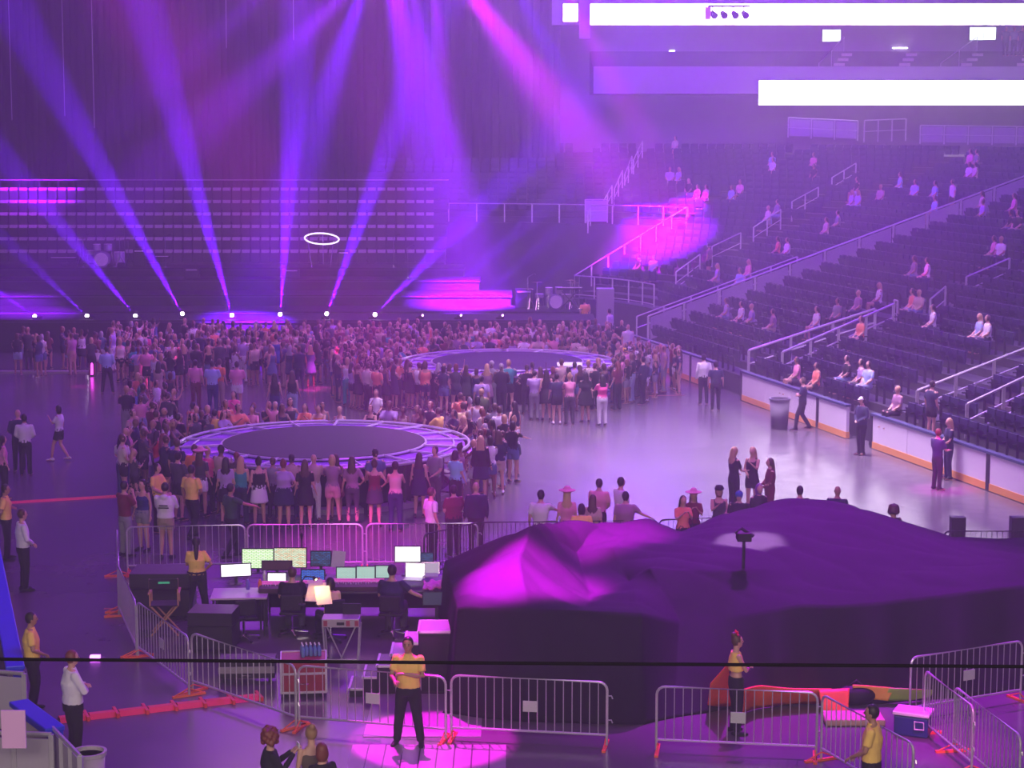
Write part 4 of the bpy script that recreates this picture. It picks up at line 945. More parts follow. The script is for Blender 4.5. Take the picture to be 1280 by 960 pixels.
    if bot in ('skirt', 'dress'):
        tag_ = 'top' if bot == 'dress' else 'bottom'
        if sit: L[tag_].tube([o + Vector((0, 0, 1.02)), o + Vector((0, .02, .88)), Vector((0, .40, .52))], [(hw, hdp), (hw + .03, hdp + .03), (.20, .09)], 14)
        else: L[tag_].tube([o + Vector((0, 0, 1.04)), o + Vector((0, 0, .86)), o + Vector((0, 0, .60))], [(hw - .01, hdp), (hw + .035, hdp + .04), (hw + .07, hdp + .08)], 14)
    g = .018 if top not in ('hoodie', 'jacket') else .03
    zlo = {'crop': 1.12}.get(top, .93); zhi = 1.33 if top in ('tank', 'dress') else 1.435
    if top != 'none':
        P = []; Rr_ = []
        for z, a, b2 in [(zlo, hw, hdp)] + [t for t in T_ if zlo + .03 < t[0] < zhi] + [(zhi, None, None)]:
            if a is None:
                a, b2 = (T_[4][1] - .01, T_[4][2]) if zhi < 1.4 else (.085, .068)
            P.append(o + Vector((0, -.01 if z > 1.2 else 0, z))); Rr_.append((a + g, b2 + g))
        L['top'].tube(P, Rr_, 16)
        if top == 'polo' or top == 'shirt': L['top'].tube([o + Vector((0, 0, 1.42)), o + Vector((0, 0, 1.475))], [.075, .066], 10)
        if top == 'hoodie': L['top'].ball(o + Vector((0, -.10, 1.42)), (.10, .06, .07))
        if top == 'crop':
            for W_i, s in ((0, -1), (1, 1)): pass
    # hair
    H_ = MB()
    if hair != 'bald':
        H_.ball(hc + Vector((0, -.014, .018)), (.088, .100, .112), seg=14, rings=10)
        H_.v = [v if not (v[1] > hc.y + .045 and v[2] < hc.z + .055) else (v[0] * .8, hc.y + .03, v[2]) for v in H_.v]
    if hair == 'bob': H_.ball(hc + Vector((0, -.03, -.04)), (.10, .085, .13), seg=12, rings=8)
    if hair == 'long': H_.tube([hc + Vector((0, -.05, .05)), hc + Vector((0, -.085, -.10)), hc + Vector((0, -.105, -.25)), hc + Vector((0, -.10, -.40))], [(.085, .06), (.105, .05), (.11, .04), (.06, .025)], 12)
    if hair == 'pony': H_.tube([hc + Vector((0, -.10, .05)), hc + Vector((0, -.16, -.02)), hc + Vector((0, -.14, -.25))], [.035, .038, .015], 8, caps=True)
    if hair == 'braid': H_.tube([hc + Vector((0, -.09, -.03)), hc + Vector((0, -.13, -.2)), hc + Vector((0, -.14, -.48))], [.05, .05, .02], 8, caps=True)
    if hair == 'bun': H_.ball(hc + Vector((0, -.07, .115)), .052, seg=10, rings=7)
    if hair == 'curly':
        for k in range(26):
            a = 2.4 * k; zz = -.07 + .2 * k / 26; rr_ = math.sqrt(max(.002, .0115 - max(0, zz) ** 2 * .5))
            H_.ball(hc + Vector((rr_ * math.cos(a), rr_ * math.sin(a) * .9 - .025, zz)), .045, seg=7, rings=5)
    b = len(L['hair'].v); L['hair'].v += [tuple(Rh @ Vector(v)) for v in H_.v]; L['hair'].f += [tuple(i + b for i in q) for q in H_.f]; L['hair'].m += H_.m
    Ht = L['hat']
    if hat == 'cowboy':
        for k in range(1): Ht.lathe([(.21, .0), (.10, -.012), (.095, -.012)], hc + Vector((0, 0, .075)), 20)
        Ht.tube([hc + Vector((0, 0, .06)), hc + Vector((0, 0, .13)), hc + Vector((0, 0, .19))], [(.095, .11), (.09, .105), (.06, .09)], 14); Ht.lathe([(.20, .03), (.21, .012), (.10, -.01)], hc + Vector((0, 0, .075)), 20)
    if hat == 'cap': Ht.ball(hc + Vector((0, -.005, .03)), (.092, .107, .105), seg=12, rings=8); Ht.v = [v if v[2] > hc.z + .035 else (v[0], v[1], hc.z + .035) for v in Ht.v]; Ht.tube([hc + Vector((0, .07, .045)), hc + Vector((0, .17, .035))], [(.07, .008), (.05, .008)], 10)
    if hat == 'brim': Ht.tube([hc + Vector((0, 0, .05)), hc + Vector((0, 0, .14))], [(.095, .11), (.085, .10)], 14); Ht.lathe([(.165, .0), (.10, .012), (.08, .0)], hc + Vector((0, 0, .055)), 20)
    if hat == 'bow':
        for s in (-1, 1): Ht.tube([hc + Vector((0, -.02, .12)), hc + Vector((s * .06, -.02, .17)), hc + Vector((s * .08, -.02, .13))], [(.015, .02), (.035, .02), (.03, .02)], 8, caps=True)
    if hat == 'vcap': Ht.ball(hc + Vector((0, -.01, .03)), (.10, .11, .105), seg=12, rings=8)
    return L, wr, hc, Rh
def remesh(mb, vox, name):
    me = mb.mesh(name + '_src', []); o = bpy.data.objects.new('tmp', me); COL.objects.link(o)
    md = o.modifiers.new('r', 'REMESH'); md.mode = 'VOXEL'; md.voxel_size = vox; md.use_smooth_shade = True
    sm = o.modifiers.new('s', 'SMOOTH'); sm.factor = .5; sm.iterations = 2
    dg = DG(); dg.update(); r = bpy.data.meshes.new_from_object(o.evaluated_get(dg)); bpy.data.objects.remove(o); bpy.data.meshes.remove(me)
    r.name = name; return r
KEYS = ('skin', 'top', 'bottom', 'hair', 'shoe', 'hat')
def crowd_mesh(vox=.032, **kw):
    L, wr, hc, Rh = person_parts(**kw); allm = MB(); tr = {}
    for k in KEYS:
        m = L[k]
        if not m.f: continue
        b = len(allm.v); allm.v += m.v; allm.f += [tuple(i + b for i in q) for q in m.f]; allm.m += [0] * len(m.f)
        tr[k] = BVHTree.FromPolygons([Vector(v) for v in m.v], m.f)
    me = remesh(allm, vox, 'person')
    me.materials.clear()
    for k in KEYS: me.materials.append(m_black)
    idx = []
    for p in me.polygons:
        best = (9, 0)
        for i, k in enumerate(KEYS):
            if k in tr:
                d = tr[k].find_nearest(p.center)[3]
                d -= .004 if k not in ('skin',) else 0
                if d < best[0]: best = (d, i)
        idx.append(best[1])
    me.polygons.foreach_set('material_index', idx); me.update(); return me
HAIRC = {'dark': (.02, .013, .01), 'brown': (.09, .045, .025), 'blonde': (.55, .36, .18), 'auburn': (.20, .05, .03), 'sandy': (.34, .20, .10), 'grey': (.40, .38, .38), 'purple': (.2, .05, .3), 'pinkish': (.6, .25, .3)}
SKINC = {'fair': (.62, .36, .26), 'tan': (.44, .24, .15), 'brown': (.20, .10, .06)}
TOPC = {'black': (.012, .012, .015), 'navy': (.02, .025, .07), 'white': (.78, .76, .78), 'grey': (.25, .25, .27), 'charcoal': (.06, .06, .07), 'maroon': (.18, .02, .04), 'pink': (.80, .30, .45), 'hot pink': (.9, .10, .35),
 'yellow': (.97, .66, .14), 'pale yellow': (.85, .72, .32), 'blue': (.03, .10, .45), 'light blue': (.40, .55, .80), 'teal': (.02, .32, .32), 'coral': (.85, .25, .15), 'lilac': (.45, .32, .60), 'beige': (.55, .42, .34), 'orange': (.85, .30, .06),
 'olive': (.10, .13, .05), 'denim': (.10, .15, .30), 'pale denim': (.32, .40, .55), 'khaki': (.38, .30, .20), 'cream': (.70, .62, .50), 'dark green': (.03, .08, .05), 'mauve': (.35, .18, .30), 'red': (.7, .03, .04), 'aqua': (.25, .60, .75), 'bronze': (.13, .10, .07), 'dark blue': (.02, .04, .16)}
def cm(kind, n):
    t = {'hair': HAIRC, 'skin': SKINC}.get(kind, TOPC)
    return mat(kind + '_' + n.replace(' ', '_'), t[n], .5 if kind in ('hair', 'skin') else .85, var=0.06 if kind == 'cloth' else 0)
VAR = {}; used_xy = []
def clear(loc, m=.36):
    loc = Vector(loc)
    for C in (RS1, RS2):
        d = Vector((loc.x - C.x, loc.y - C.y, 0))
        if loc.z < .1 and d.length < 4.02 + m: d = d.normalized() * (4.02 + m); loc = Vector((C.x + d.x, C.y + d.y, loc.z))
    return loc
def place(loc, rz, h=1.72, tc='black', bc='black', hc_='dark', sk='fair', shoe='black', hatc='pink', label='', group=None, vox=.032, cat='person', **kw):
    key = repr(sorted(kw.items())) + str(vox)
    if key not in VAR: VAR[key] = crowd_mesh(vox, **kw)
    loc = clear(loc)
    o = bpy.data.objects.new('person', VAR[key]); COL.objects.link(o); o.location = loc; o.rotation_euler = (0, 0, rz); k = h / 1.72; o.scale = (k, k, k)
    for i, m in enumerate((cm('skin', sk), cm('cloth', tc), cm('cloth', bc), cm('hair', hc_), cm('cloth', shoe), cm('cloth', hatc))):
        o.material_slots[i].link = 'OBJECT'; o.material_slots[i].material = m
    tag(o, label, cat, group); used_xy.append((loc[0], loc[1])); return o
# detailed person: body, clothing and hair are separate children
m_eye = mat('eye_dark', (.02, .015, .015), .2); m_lip = mat('lip', (.45, .14, .13), .5); m_nail = None
def portrait(loc, rz, h=1.75, tc='yellow', bc='black', hc_='dark', sk='fair', shoe='black', hatc='red', label='', topname='shirt', botname='trousers', vox=.014, extra=None, **kw):
    L, wr, hc, Rh = person_parts(**kw); k = h / 1.72
    r = empty('person', loc, rz, label, 'person'); r.scale = (k, k, k)
    skin = cm('skin', sk); me = remesh(L['skin'], vox, 'body'); me.materials.clear()
    for m in (skin, m_eye, m_lip): me.materials.append(m)
    q = MB()
    for s in (-1, 1):      # eyes, brows, mouth
        q.ball(Rh @ (hc + Vector((s * .030, .086, .004))), (.012, .008, .007), 1, 6, 5); q.ball(Rh @ (hc + Vector((s * .031, .087, .024))), (.018, .006, .004), 1, 6, 5)
    q.ball(Rh @ (hc + Vector((0, .083, -.062))), (.022, .008, .007), 2, 6, 5)
    for W, d, pm, sd_, s in wr:                 # four unequal bent fingers and a thumb
        sd_ = (sd_ - d * sd_.dot(d)).normalized(); nr = d.cross(sd_).normalized()
        if nr.z > 0: nr = -nr
        for j, (off, ln) in enumerate(((-.027, .062), (-.009, .072), (.009, .068), (.027, .052))):
            a = pm + sd_ * off; b_ = a + d * ln * .5 + nr * .006; c_ = b_ + d * ln * .35 + nr * .022; e_ = c_ + d * ln * .12 + nr * .018
            q.tube([a - d * .01, b_, c_, e_], [.0085, .008, .007, .005], 6, 0, caps=True)
        a = W + d * .03 + sd_ * -.03; q.tube([a, a - sd_ * .022 + d * .022 + nr * .008, a - sd_ * .026 + d * .05 + nr * .02], [.011, .009, .007], 6, 0, caps=True)
    bm = bmesh.new(); bm.from_mesh(me); 
    for f_ in bm.faces: f_.material_index = 0
    t = q.mesh('t', [skin, m_eye, m_lip]); bm.from_mesh(t); bm.to_mesh(me); bm.free(); bpy.data.meshes.remove(t)
    me.polygons.foreach_set('use_smooth', [True] * len(me.polygons)); me.update()
    o = bpy.data.objects.new('body', me); COL.objects.link(o); o.parent = r
    for kk, nm, c, vx in (('top', topname, tc, .016), ('bottom', botname, bc, .018), ('hair', 'hair', None, .014), ('shoe', 'shoes', shoe, .016), ('hat', 'hat', hatc, .010)):
        if not L[kk].f: continue
        if kk == 'shoe':
            half = len(L[kk].f) // 2; nv = len(L[kk].v) // 2
            for z in (0, 1):
                mb = MB(); mb.v = L[kk].v[z * nv:(z + 1) * nv]; mb.f = [tuple(i - z * nv for i in f_) for f_ in L[kk].f[z * half:(z + 1) * half]]; mb.m = [0] * half
                me = remesh(mb, vx, 'shoe'); me.materials.clear(); me.materials.append(cm('cloth', shoe)); oo = bpy.data.objects.new('shoe', me); COL.objects.link(oo); oo.parent = r
            continue
        me = remesh(L[kk], vx, nm); me.materials.clear(); me.materials.append(cm('hair', hc_) if kk == 'hair' else cm('cloth', c))
        oo = bpy.data.objects.new(nm, me); COL.objects.link(oo); oo.parent = r
        if kk in ('top', 'bottom'):
            tx = bpy.data.textures.get('folds') or bpy.data.textures.new('folds', 'CLOUDS'); tx.noise_scale = .09
            dm = oo.modifiers.new('folds', 'DISPLACE'); dm.texture = tx; dm.strength = .012; dm.mid_level = .4; dm.texture_coords = 'LOCAL'
    if extra: extra(r, wr, hc)
    used_xy.append((loc[0], loc[1])); return r
R_ = math.radians
def HP(px, py, h=1.75): p = G(px, py, h); return Vector((p.x, p.y, 0))
def lanyard(r, wr, hc): MB().box((.03, .135, 1.02), (.09, .142, 1.12)).build('badge', m_white, r)
def bookx(r, wr, hc): pass
dm = ('down', 'down')
# guards and staff, the larger figures ---------------------------------
portrait(HP(510, 797, 1.78), R_(180 - 8), 1.78, 'yellow', 'black', 'dark', 'tan', label='guard in yellow polo shirt standing on the magenta-lit planks, hands clasped before the chest', sex='m', arms=('crossA', 'type'), legs='wide', top='polo', fat=1.12, topname='polo_shirt')
portrait(HP(38, 766, 1.72), R_(-75), 1.72, 'yellow', 'black', 'dark', 'tan', label='guard in yellow shirt with hanging arms beside the blue-capped boards', arms=('down', 'clasp'), legs='shift', top='polo', fat=1.1, topname='polo_shirt')
portrait(HP(89, 814, 1.80), R_(-60), 1.80, 'white', 'black', 'auburn', 'fair', label='balding man in white long-sleeved shirt with folded arms beside the pale bin', arms=('crossA', 'crossB'), legs='close', top='shirt', fat=1.2, topname='dress_shirt')
portrait(HP(27, 637, 1.78), R_(-60), 1.78, 'white', 'black', 'brown', 'fair', label='man in white dress shirt watching the empty floor near the blue boards', arms=('clasp', 'clasp'), legs='close', top='shirt', fat=1.05, topname='dress_shirt')
portrait(HP(6, 606, 1.75), R_(-80), 1.75, 'yellow', 'black', 'dark', 'tan', label='guard in yellow shirt over black sleeves behind the white shirt man', arms=('crossA', 'behind'), legs='stand', top='polo', topname='polo_shirt')
portrait(HP(921, 794, 1.66), R_(-78), 1.66, 'yellow', 'black', 'brown', 'fair', label='woman with red bow and yellow crop top, arms folded before the drape', sex='f', arms=('crossA', 'crossB'), legs='stand', top='crop', bot='pants', hair='bun', hat='bow', topname='crop_top')
portrait(HP(1091, 882, 1.75), R_(70), 1.75, 'yellow', 'black', 'dark', 'tan', label='guard in yellow shirt leaning at the steel fence near the cooler', arms=('lap', 'clasp'), legs='stand', top='polo', fat=1.1, topname='polo_shirt')
portrait(HP(338, 912, 1.70), R_(-70), 1.70, 'black', 'black', 'auburn', 'fair', label='curly auburn-haired woman in black jacket holding a folded paper', sex='f', arms=('phone', 'phone'), top='jacket', hair='curly', topname='jacket',
         extra=lambda r, wr, hc: MB().box((-.05, .38, 1.36), (.07, .395, 1.50)).build('folded_paper', m_white, r))
portrait(HP(389, 908, 1.70), R_(20), 1.70, 'bronze', 'black', 'sandy', 'fair', label='woman with blonde updo in a sequined bronze top seen from behind', sex='f', arms=('down', 'clasp'), top='tank', hair='bun', topname='sequined_top')
portrait(HP(402, 930, 1.62), R_(30), 1.62, 'black', 'black', 'auburn', 'fair', label='auburn-haired person in black close beside the blonde updo woman', sex='f', arms=dm, top='tee', hair='bob', topname='t_shirt')
portrait(HP(245, 672, 1.66), R_(8), 1.66, 'yellow', 'black', 'dark', 'tan', label='staff member in yellow shirt with long dark braid behind the director chair', sex='f', arms=('type', 'hips'), legs='wide', top='tee', hair='braid', fat=1.2, topname='t_shirt')
def seated(px, py, h, chair='', **k):
    p = G(px, py, 1.35 * h / 1.76); office_chair(Vector((p.x, p.y - .02, 0)), k.get('rz', 0), chair); return portrait(Vector((p.x, p.y, 0)), k.pop('rz', 0), h, **k)
seated(365, 709, 1.76, tc='black', bc='charcoal', hc_='brown', label='seated man in black shirt working at the small white screen', sit=True, arms=('type', 'type'), top='tee', fat=1.15, topname='t_shirt', chair='black office chair carrying the man in black shirt')
seated(413, 722, 1.62, tc='pale yellow', bc='black', hc_='dark', rz=R_(25), label='seated woman in pale yellow top bent over the lit papers', sex='f', sit=True, arms=('type', 'lap'), top='tee', hair='bob', topname='t_shirt', chair='office chair carrying the woman in pale yellow')
seated(490, 706, 1.85, tc='navy', bc='charcoal', hc_='dark', rz=R_(-8), label='big seated man in navy shirt at the laptop desk', sit=True, arms=('type', 'side'), top='tee', fat=1.35, topname='t_shirt', chair='black office chair carrying the big man in navy')
portrait(HP(206, 604, 1.76), R_(-5), 1.76, 'white', 'khaki', 'dark', 'fair', label='person in white hooded top and grey shorts at the steel barricade', arms=('phone', 'phone'), top='hoodie', bot='shorts', fat=1.1, topname='hooded_top', botname='shorts', vox=.018,
         extra=lambda r, wr, hc: [MB().box((-.10, -.175, 1.22), (.10, -.165, 1.25)).box((-.12, -.175, 1.17), (.12, -.165, 1.20)).build('back_print', m_black, r)])
portrait(HP(155, 602, 1.76), R_(-40), 1.76, 'maroon', 'grey', 'dark', 'fair', label='man in maroon shirt and grey trousers, hand at his chin, outside the barricade', arms=('chin', 'chin'), top='tee', topname='t_shirt', vox=.018)
portrait(HP(178, 600, 1.68), R_(150), 1.68, 'dark blue', 'grey', 'dark', 'fair', label='woman in loose blue tank top and grey shorts facing the mixing desks', sex='f', arms=dm, top='tank', bot='shorts', hair='long', fat=1.25, topname='tank_top', botname='shorts', vox=.018)
portrait(HP(239, 582, 1.80), R_(-30), 1.80, 'yellow', 'black', 'dark', 'tan', label='striding guard with yellow shirt front and black sleeve beside the pink hat woman', arms=('down', 'clasp'), legs='walk', top='polo', topname='polo_shirt', vox=.018)
portrait(HP(288, 605, 1.74), R_(-50), 1.74, 'dark green', 'black', 'dark', 'tan', label='man in dark grey-green polo reaching down over the steel barricade', arms=('down', 'reach'), legs='walk', top='polo', topname='polo_shirt', vox=.018)
portrait(HP(539, 610, 1.74), R_(-60), 1.74, 'white', 'black', 'brown', 'fair', label='man in pale pink shirt with hand in pocket behind the steel barricade', arms=dm, top='tee', topname='t_shirt', vox=.018)
# standing figures with their own labels --------------------------------
def P_(px, py, h, hd, label, tc='black', bc='black', hc_='dark', **kw):
    kw.setdefault('arms', dm); kw.setdefault('vox', .028); return place(HP(px, py, h), R_(hd), h, tc, bc, hc_, label=label, **kw)
P_(22, 512, 1.80, 20, 'bald guard in navy suit beside the white shirt guard on the empty floor', 'navy', 'black', hair='bald', top='jacket', arms=('clasp', 'clasp'))
P_(30, 518, 1.76, 5, 'guard in white shirt and black trousers seen from behind on the empty floor', 'white', 'black', top='shirt', arms=('clasp', 'clasp'), sk='tan')
P_(73, 507, 1.66, 75, 'woman in white top and black shorts walking alone over the empty floor', 'white', 'black', sex='f', hair='bob', bot='shorts', arms=('phone', 'down'), legs='walk', shoe='white')
P_(3, 545, 1.7, -60, 'person in pink at the picture edge beyond the yellow shirt guard', 'pink', 'black', sex='f', hair='long')
P_(133, 433, 1.76, 5, 'guard in pale grey shirt and black trousers beside the glowing magenta tube', 'light blue', 'black', top='shirt', arms=('clasp', 'clasp'), legs='wide')
P_(172, 466, 1.66, 10, 'woman in coral top and long aqua skirt beside the beige dress woman', 'coral', 'aqua', 'blonde', sex='f', hair='bob', bot='skirt', arms=('hips', 'hips'))
P_(198, 452, 1.68, 0, 'woman in tight beige dress holding a phone up, hair down her back', 'beige', 'beige', sex='f', hair='long', top='dress', bot='dress', arms=('phone', 'phone'))
P_(244, 450, 1.76, -10, 'man in pink shirt and maroon trousers beside the light blue shirt man', 'pink', 'maroon', arms=dm)
P_(265, 451, 1.82, -5, 'man in light blue shirt and dark jeans in the gap before the crowd', 'light blue', 'dark blue', 'dark', fat=1.1, arms=('type', 'type'))
P_(274, 449, 1.74, -30, 'man in orange shirt half behind the light blue shirt man', 'orange', 'khaki', 'brown')
P_(296, 452, 1.78, 5, 'man in pale pink shirt and white shorts in the gap before the crowd', 'pink', 'white', bot='shorts', fat=1.1, arms=('type', 'type'))
P_(343, 467, 1.68, 10, 'woman in black tank top and dark jeans, long dark hair', 'black', 'dark blue', sex='f', hair='long', top='tank', bot='leggings')
P_(365, 464, 1.70, 0, 'woman in black tank top and pale denim, brown hair down her back', 'black', 'pale denim', 'brown', sex='f', hair='long', top='tank', bot='pants')
P_(434, 447, 1.72, 20, 'woman in white tank top and teal trousers before the crowd', 'white', 'teal', 'blonde', sex='f', top='tank', bot='pants', hair='bob', arms=('phone', 'phone'))
P_(345, 418, 1.74, 0, 'woman in strapless royal blue dress standing in the crowd', 'blue', 'blue', 'brown', sex='f', hair='bun', top='dress', bot='dress')
P_(305, 420, 1.74, 0, 'person in white shirt wearing a small grey backpack in the crowd', 'white', 'khaki', 'dark', arms=dm)
P_(182, 415, 1.70, 0, 'person in hot pink top lit magenta at the edge of the crowd', 'hot pink', 'black', 'dark', sex='f', hair='bun')
P_(170, 521, 1.72, -40, 'grey-haired woman in white shirt and shorts behind the raglan shirt person', 'white', 'black', 'blonde', sex='f', hair='short', bot='shorts', arms=('phone', 'down'))
P_(152, 543, 1.72, -20, 'long-haired person in white raglan shirt and dark jeans outside the barricade line', 'white', 'dark blue', sex='f', hair='long', top='tee', arms=('clasp', 'clasp'))
P_(195, 513, 1.78, -60, 'tall man in black shirt at the outer edge of the near round stage crowd', 'black', 'black', 'brown', arms=dm)
P_(222, 517, 1.72, -30, 'stocky person in wide black shirt behind the coral top person', 'black', 'black', fat=1.35, arms=('clasp', 'clasp'))
P_(241, 503, 1.72, -40, 'person in coral red top leaning toward the near round stage', 'coral', 'grey', 'dark', arms=('lean', 'lean'))
P_(268, 512, 1.68, -20, 'person in bright yellow shirt leaning over the near round stage rim', 'yellow', 'black', 'dark', arms=('lean', 'lean'))
P_(196, 539, 1.66, -50, 'person in bright orange-red top among the dark group by the stage edge', 'red', 'black', 'dark', sex='f', hair='long')
P_(196, 580, 1.70, -110, 'person in yellow shirt beside the blue tank top woman', 'yellow', 'black', 'dark', arms=('phone', 'clasp'))
P_(222, 565, 1.76, -35, 'man in dark shirt and shorts between the two yellow shirts', 'charcoal', 'black', 'dark', bot='shorts', arms=('type', 'type'))
P_(221, 549, 1.78, -30, 'man in navy shirt with short brown hair at the edge of the near round stage', 'navy', 'black', 'brown')
P_(243, 556, 1.74, -20, 'man in amber shirt standing beside the pink cowboy hat', 'orange', 'black', 'brown')
P_(250, 562, 1.74, -15, 'woman in pink cowboy hat and white shorts with long brown hair', 'brown' if False else 'charcoal', 'white', 'brown', sex='f', hair='long', bot='shorts', hat='cowboy', hatc='pink')
P_(262, 559, 1.70, -10, 'blonde person in pink and grey top behind the pink cowboy hat', 'hot pink', 'black', 'blonde', sex='f', hair='bun')
P_(282, 572, 1.70, 0, 'woman in pale lilac top and black skirt, dark hair down her back', 'lilac', 'black', 'dark', sex='f', hair='long', bot='skirt')
P_(301, 571, 1.72, -5, 'blonde woman in teal tank top and dark trousers at the round stage rim', 'teal', 'navy', 'blonde', sex='f', hair='long', top='tank')
P_(323, 572, 1.74, 15, 'woman in black tank top with a pink and white flag at her waist', 'black', 'white', 'dark', sex='f', hair='bun', top='tank', bot='skirt')
P_(354, 575, 1.72, 0, 'stocky person in purple top and dark skirt at the round stage rim', 'lilac', 'navy', 'auburn', sex='f', fat=1.25, hair='bun', bot='skirt', arms=('lean', 'hips'))
P_(381, 575, 1.72, 0, 'long-haired woman in long black dress at the round stage rim', 'black', 'black', 'brown', sex='f', hair='long', top='tee', bot='skirt')
P_(415, 569, 1.74, 0, 'woman in lilac shirt and pale pink shorts leaning on the round stage rim', 'mauve', 'pink', 'blonde', sex='f', bot='shorts', hair='bob', arms=('lean', 'lean'), legs='shift')
P_(440, 571, 1.74, -5, 'woman in mauve top with a small white shoulder bag at the stage rim', 'mauve', 'charcoal', 'brown', sex='f', hair='long', bot='leggings', arms=('down', 'hips'))
P_(468, 575, 1.68, 0, 'woman in dark top with hand on hip next to the bare-backed one', 'maroon', 'charcoal', 'brown', sex='f', hair='bun', top='tank', bot='skirt', arms=('lean', 'hips'))
P_(494, 577, 1.74, 0, 'woman in bare-backed beige top and long navy skirt at the stage rim', 'beige', 'navy', 'dark', sex='f', hair='short', top='tank', bot='pants', arms=('lean', 'lean'))
P_(524, 566, 1.66, -10, 'woman in short navy dress at the far curve of the near round stage', 'navy', 'navy', 'dark', sex='f', hair='long', top='dress', bot='dress')
P_(544, 558, 1.72, 140, 'man in grey patterned shirt turned toward the camera by the stage edge', 'grey', 'charcoal', 'dark', arms=('lap', 'lap'))
P_(569, 563, 1.68, -20, 'woman in aqua top and black trousers near the plexi edge panels', 'aqua', 'black', 'dark', sex='f', hair='bob', arms=('phone', 'down'))
P_(601, 545, 1.76, -10, 'woman in black long-sleeved top with blonde hair over her shoulders', 'black', 'navy', 'blonde', sex='f', hair='long', top='jacket', bot='skirt')
P_(623, 538, 1.74, 5, 'woman in navy top and beige shorts, brown hair to her shoulders', 'navy', 'beige', 'brown', sex='f', hair='long', top='jacket', bot='shorts', arms=('clasp', 'clasp'), shoe='white')
P_(641, 527, 1.72, -30, 'woman in black and denim shorts holding a long white tube', 'black', 'denim', 'dark', sex='f', hair='bob', bot='shorts', arms=('down', 'reach'))
P_(624, 508, 1.76, 30, 'man in bright white shirt behind the two long-haired women', 'white', 'black', 'brown')
P_(548, 510, 1.68, 60, 'person in yellow top leaning over the rim between the round stages', 'yellow', 'black', 'brown', arms=('lean', 'lean'))
P_(579, 503, 1.76, 40, 'man in pale yellow shirt between the two round stages', 'pale yellow', 'black', 'brown')
P_(567, 607, 1.66, 30, 'wide person in dark maroon top behind the steel barricade', 'maroon', 'black', 'dark', fat=1.35, arms=('clasp', 'clasp'))
P_(595, 603, 1.74, 10, 'balding man in navy suit with white collar behind the black fence', 'navy', 'black', 'grey', hair='bald', top='jacket')
P_(399, 508, 1.66, 160, 'person in orange vest reaching arms along the near round stage rim', 'orange', 'black', 'dark', top='tank', arms=('lean', 'lean'))
P_(381, 505, 1.66, 175, 'person holding a blue cup at the stage side of the near round stage', 'coral', 'black', 'brown', sex='f', hair='long', arms=('phone', 'lean'))
P_(315, 508, 1.64, 180, 'woman in pale pink shirt with arms spread on the near stage rim', 'pink', 'black', 'dark', sex='f', hair='bun', arms=('lean', 'lean'))
P_(292, 489, 1.70, 170, 'woman in black and pink top raising a hand at the near stage', 'hot pink', 'black', 'dark', sex='f', hair='long', arms=('phone', 'lean'))
P_(470, 487, 1.66, 170, 'woman in white shirt with long brown hair facing the near round stage', 'white', 'black', 'brown', sex='f', hair='long', arms=('lap', 'phone'))
# behind the black fence
P_(676, 613, 1.76, -15, 'man in white t-shirt reaching along the fence behind the drape', 'white', 'black', 'dark', arms=('down', 'reach'))
P_(709, 612, 1.70, -5, 'woman in pale pink cowboy hat and pink top beside the white t-shirt man', 'pink', 'black', 'blonde', sex='f', hair='long', hat='cowboy', hatc='pink')
P_(727, 630, 1.60, 0, 'dark-haired person in yellow shirt just over the drape edge', 'yellow', 'black', 'dark', hair='bob')
P_(741, 619, 1.64, -10, 'woman with long brown hair between yellow shirt and mauve shirt', 'beige', 'black', 'brown', sex='f', hair='long')
P_(749, 599, 1.72, -20, 'man in pale pink shirt standing behind the long brown-haired woman', 'pink', 'black', 'dark', arms=('lap', 'lap'))
P_(776, 597, 1.76, -60, 'man in white t-shirt with dark quiff looking toward the boards', 'white', 'black', 'dark', arms=('lap', 'lap'))
P_(782, 615, 1.70, -10, 'man in mauve shirt stretching an arm along the black fence', 'mauve', 'black', 'dark', fat=1.2, arms=('down', 'side'))
P_(854, 620, 1.62, 190, 'dark-haired woman in coral top facing the pink hat woman', 'coral', 'black', 'dark', sex='f', hair='long', arms=('phone', 'phone'))
P_(867, 614, 1.66, 180, 'woman in pink cowboy hat clapping beside the coral top woman', 'maroon', 'black', 'brown', sex='f', hair='long', hat='cowboy', hatc='pink', arms=('phone', 'phone'))
P_(899, 608, 1.70, 185, 'clapping woman in a dark brimmed hat and sleeveless top', 'charcoal', 'black', 'auburn', sex='f', hair='bob', top='tank', hat='brim', hatc='black', arms=('clasp', 'phone'))
P_(924, 614, 1.66, 170, 'person in bright blue cap and black top behind the drape', 'black', 'black', 'dark', hat='vcap', hatc='blue')
P_(949, 605, 1.70, 200, 'woman with purple-tinted hair and glasses in black jacket', 'black', 'black', 'purple', sex='f', hair='bob', top='jacket')
P_(918, 559, 1.74, -60, 'blonde woman in black shirt and trousers on the bright open floor', 'black', 'black', 'blonde', sex='f', hair='long', arms=('lap', 'type'))
P_(941, 559, 1.72, 150, 'blonde woman in short black playsuit on the bright open floor', 'black', 'black', 'blonde', sex='f', hair='long', top='tank', bot='shorts', arms=('phone', 'clasp'))
P_(963, 573, 1.70, 100, 'brown-haired woman in brown coat beside the two blonde women', 'maroon', 'maroon', 'brown', sex='f', hair='long', top='jacket', arms=('lap', 'lap'))
P_(1000, 608, 1.70, 10, 'dark-haired head showing over the highest ridge of the drape', 'black', 'black', 'dark')
P_(1047, 608, 1.70, -20, 'tan bald head and dark shoulders behind the drape ridge', 'navy', 'black', 'brown', hair='bald', sk='tan')
P_(1117, 632, 1.66, 20, 'curly-haired head alone behind the low edge of the drape', 'black', 'black', 'brown', sex='f', hair='curly')
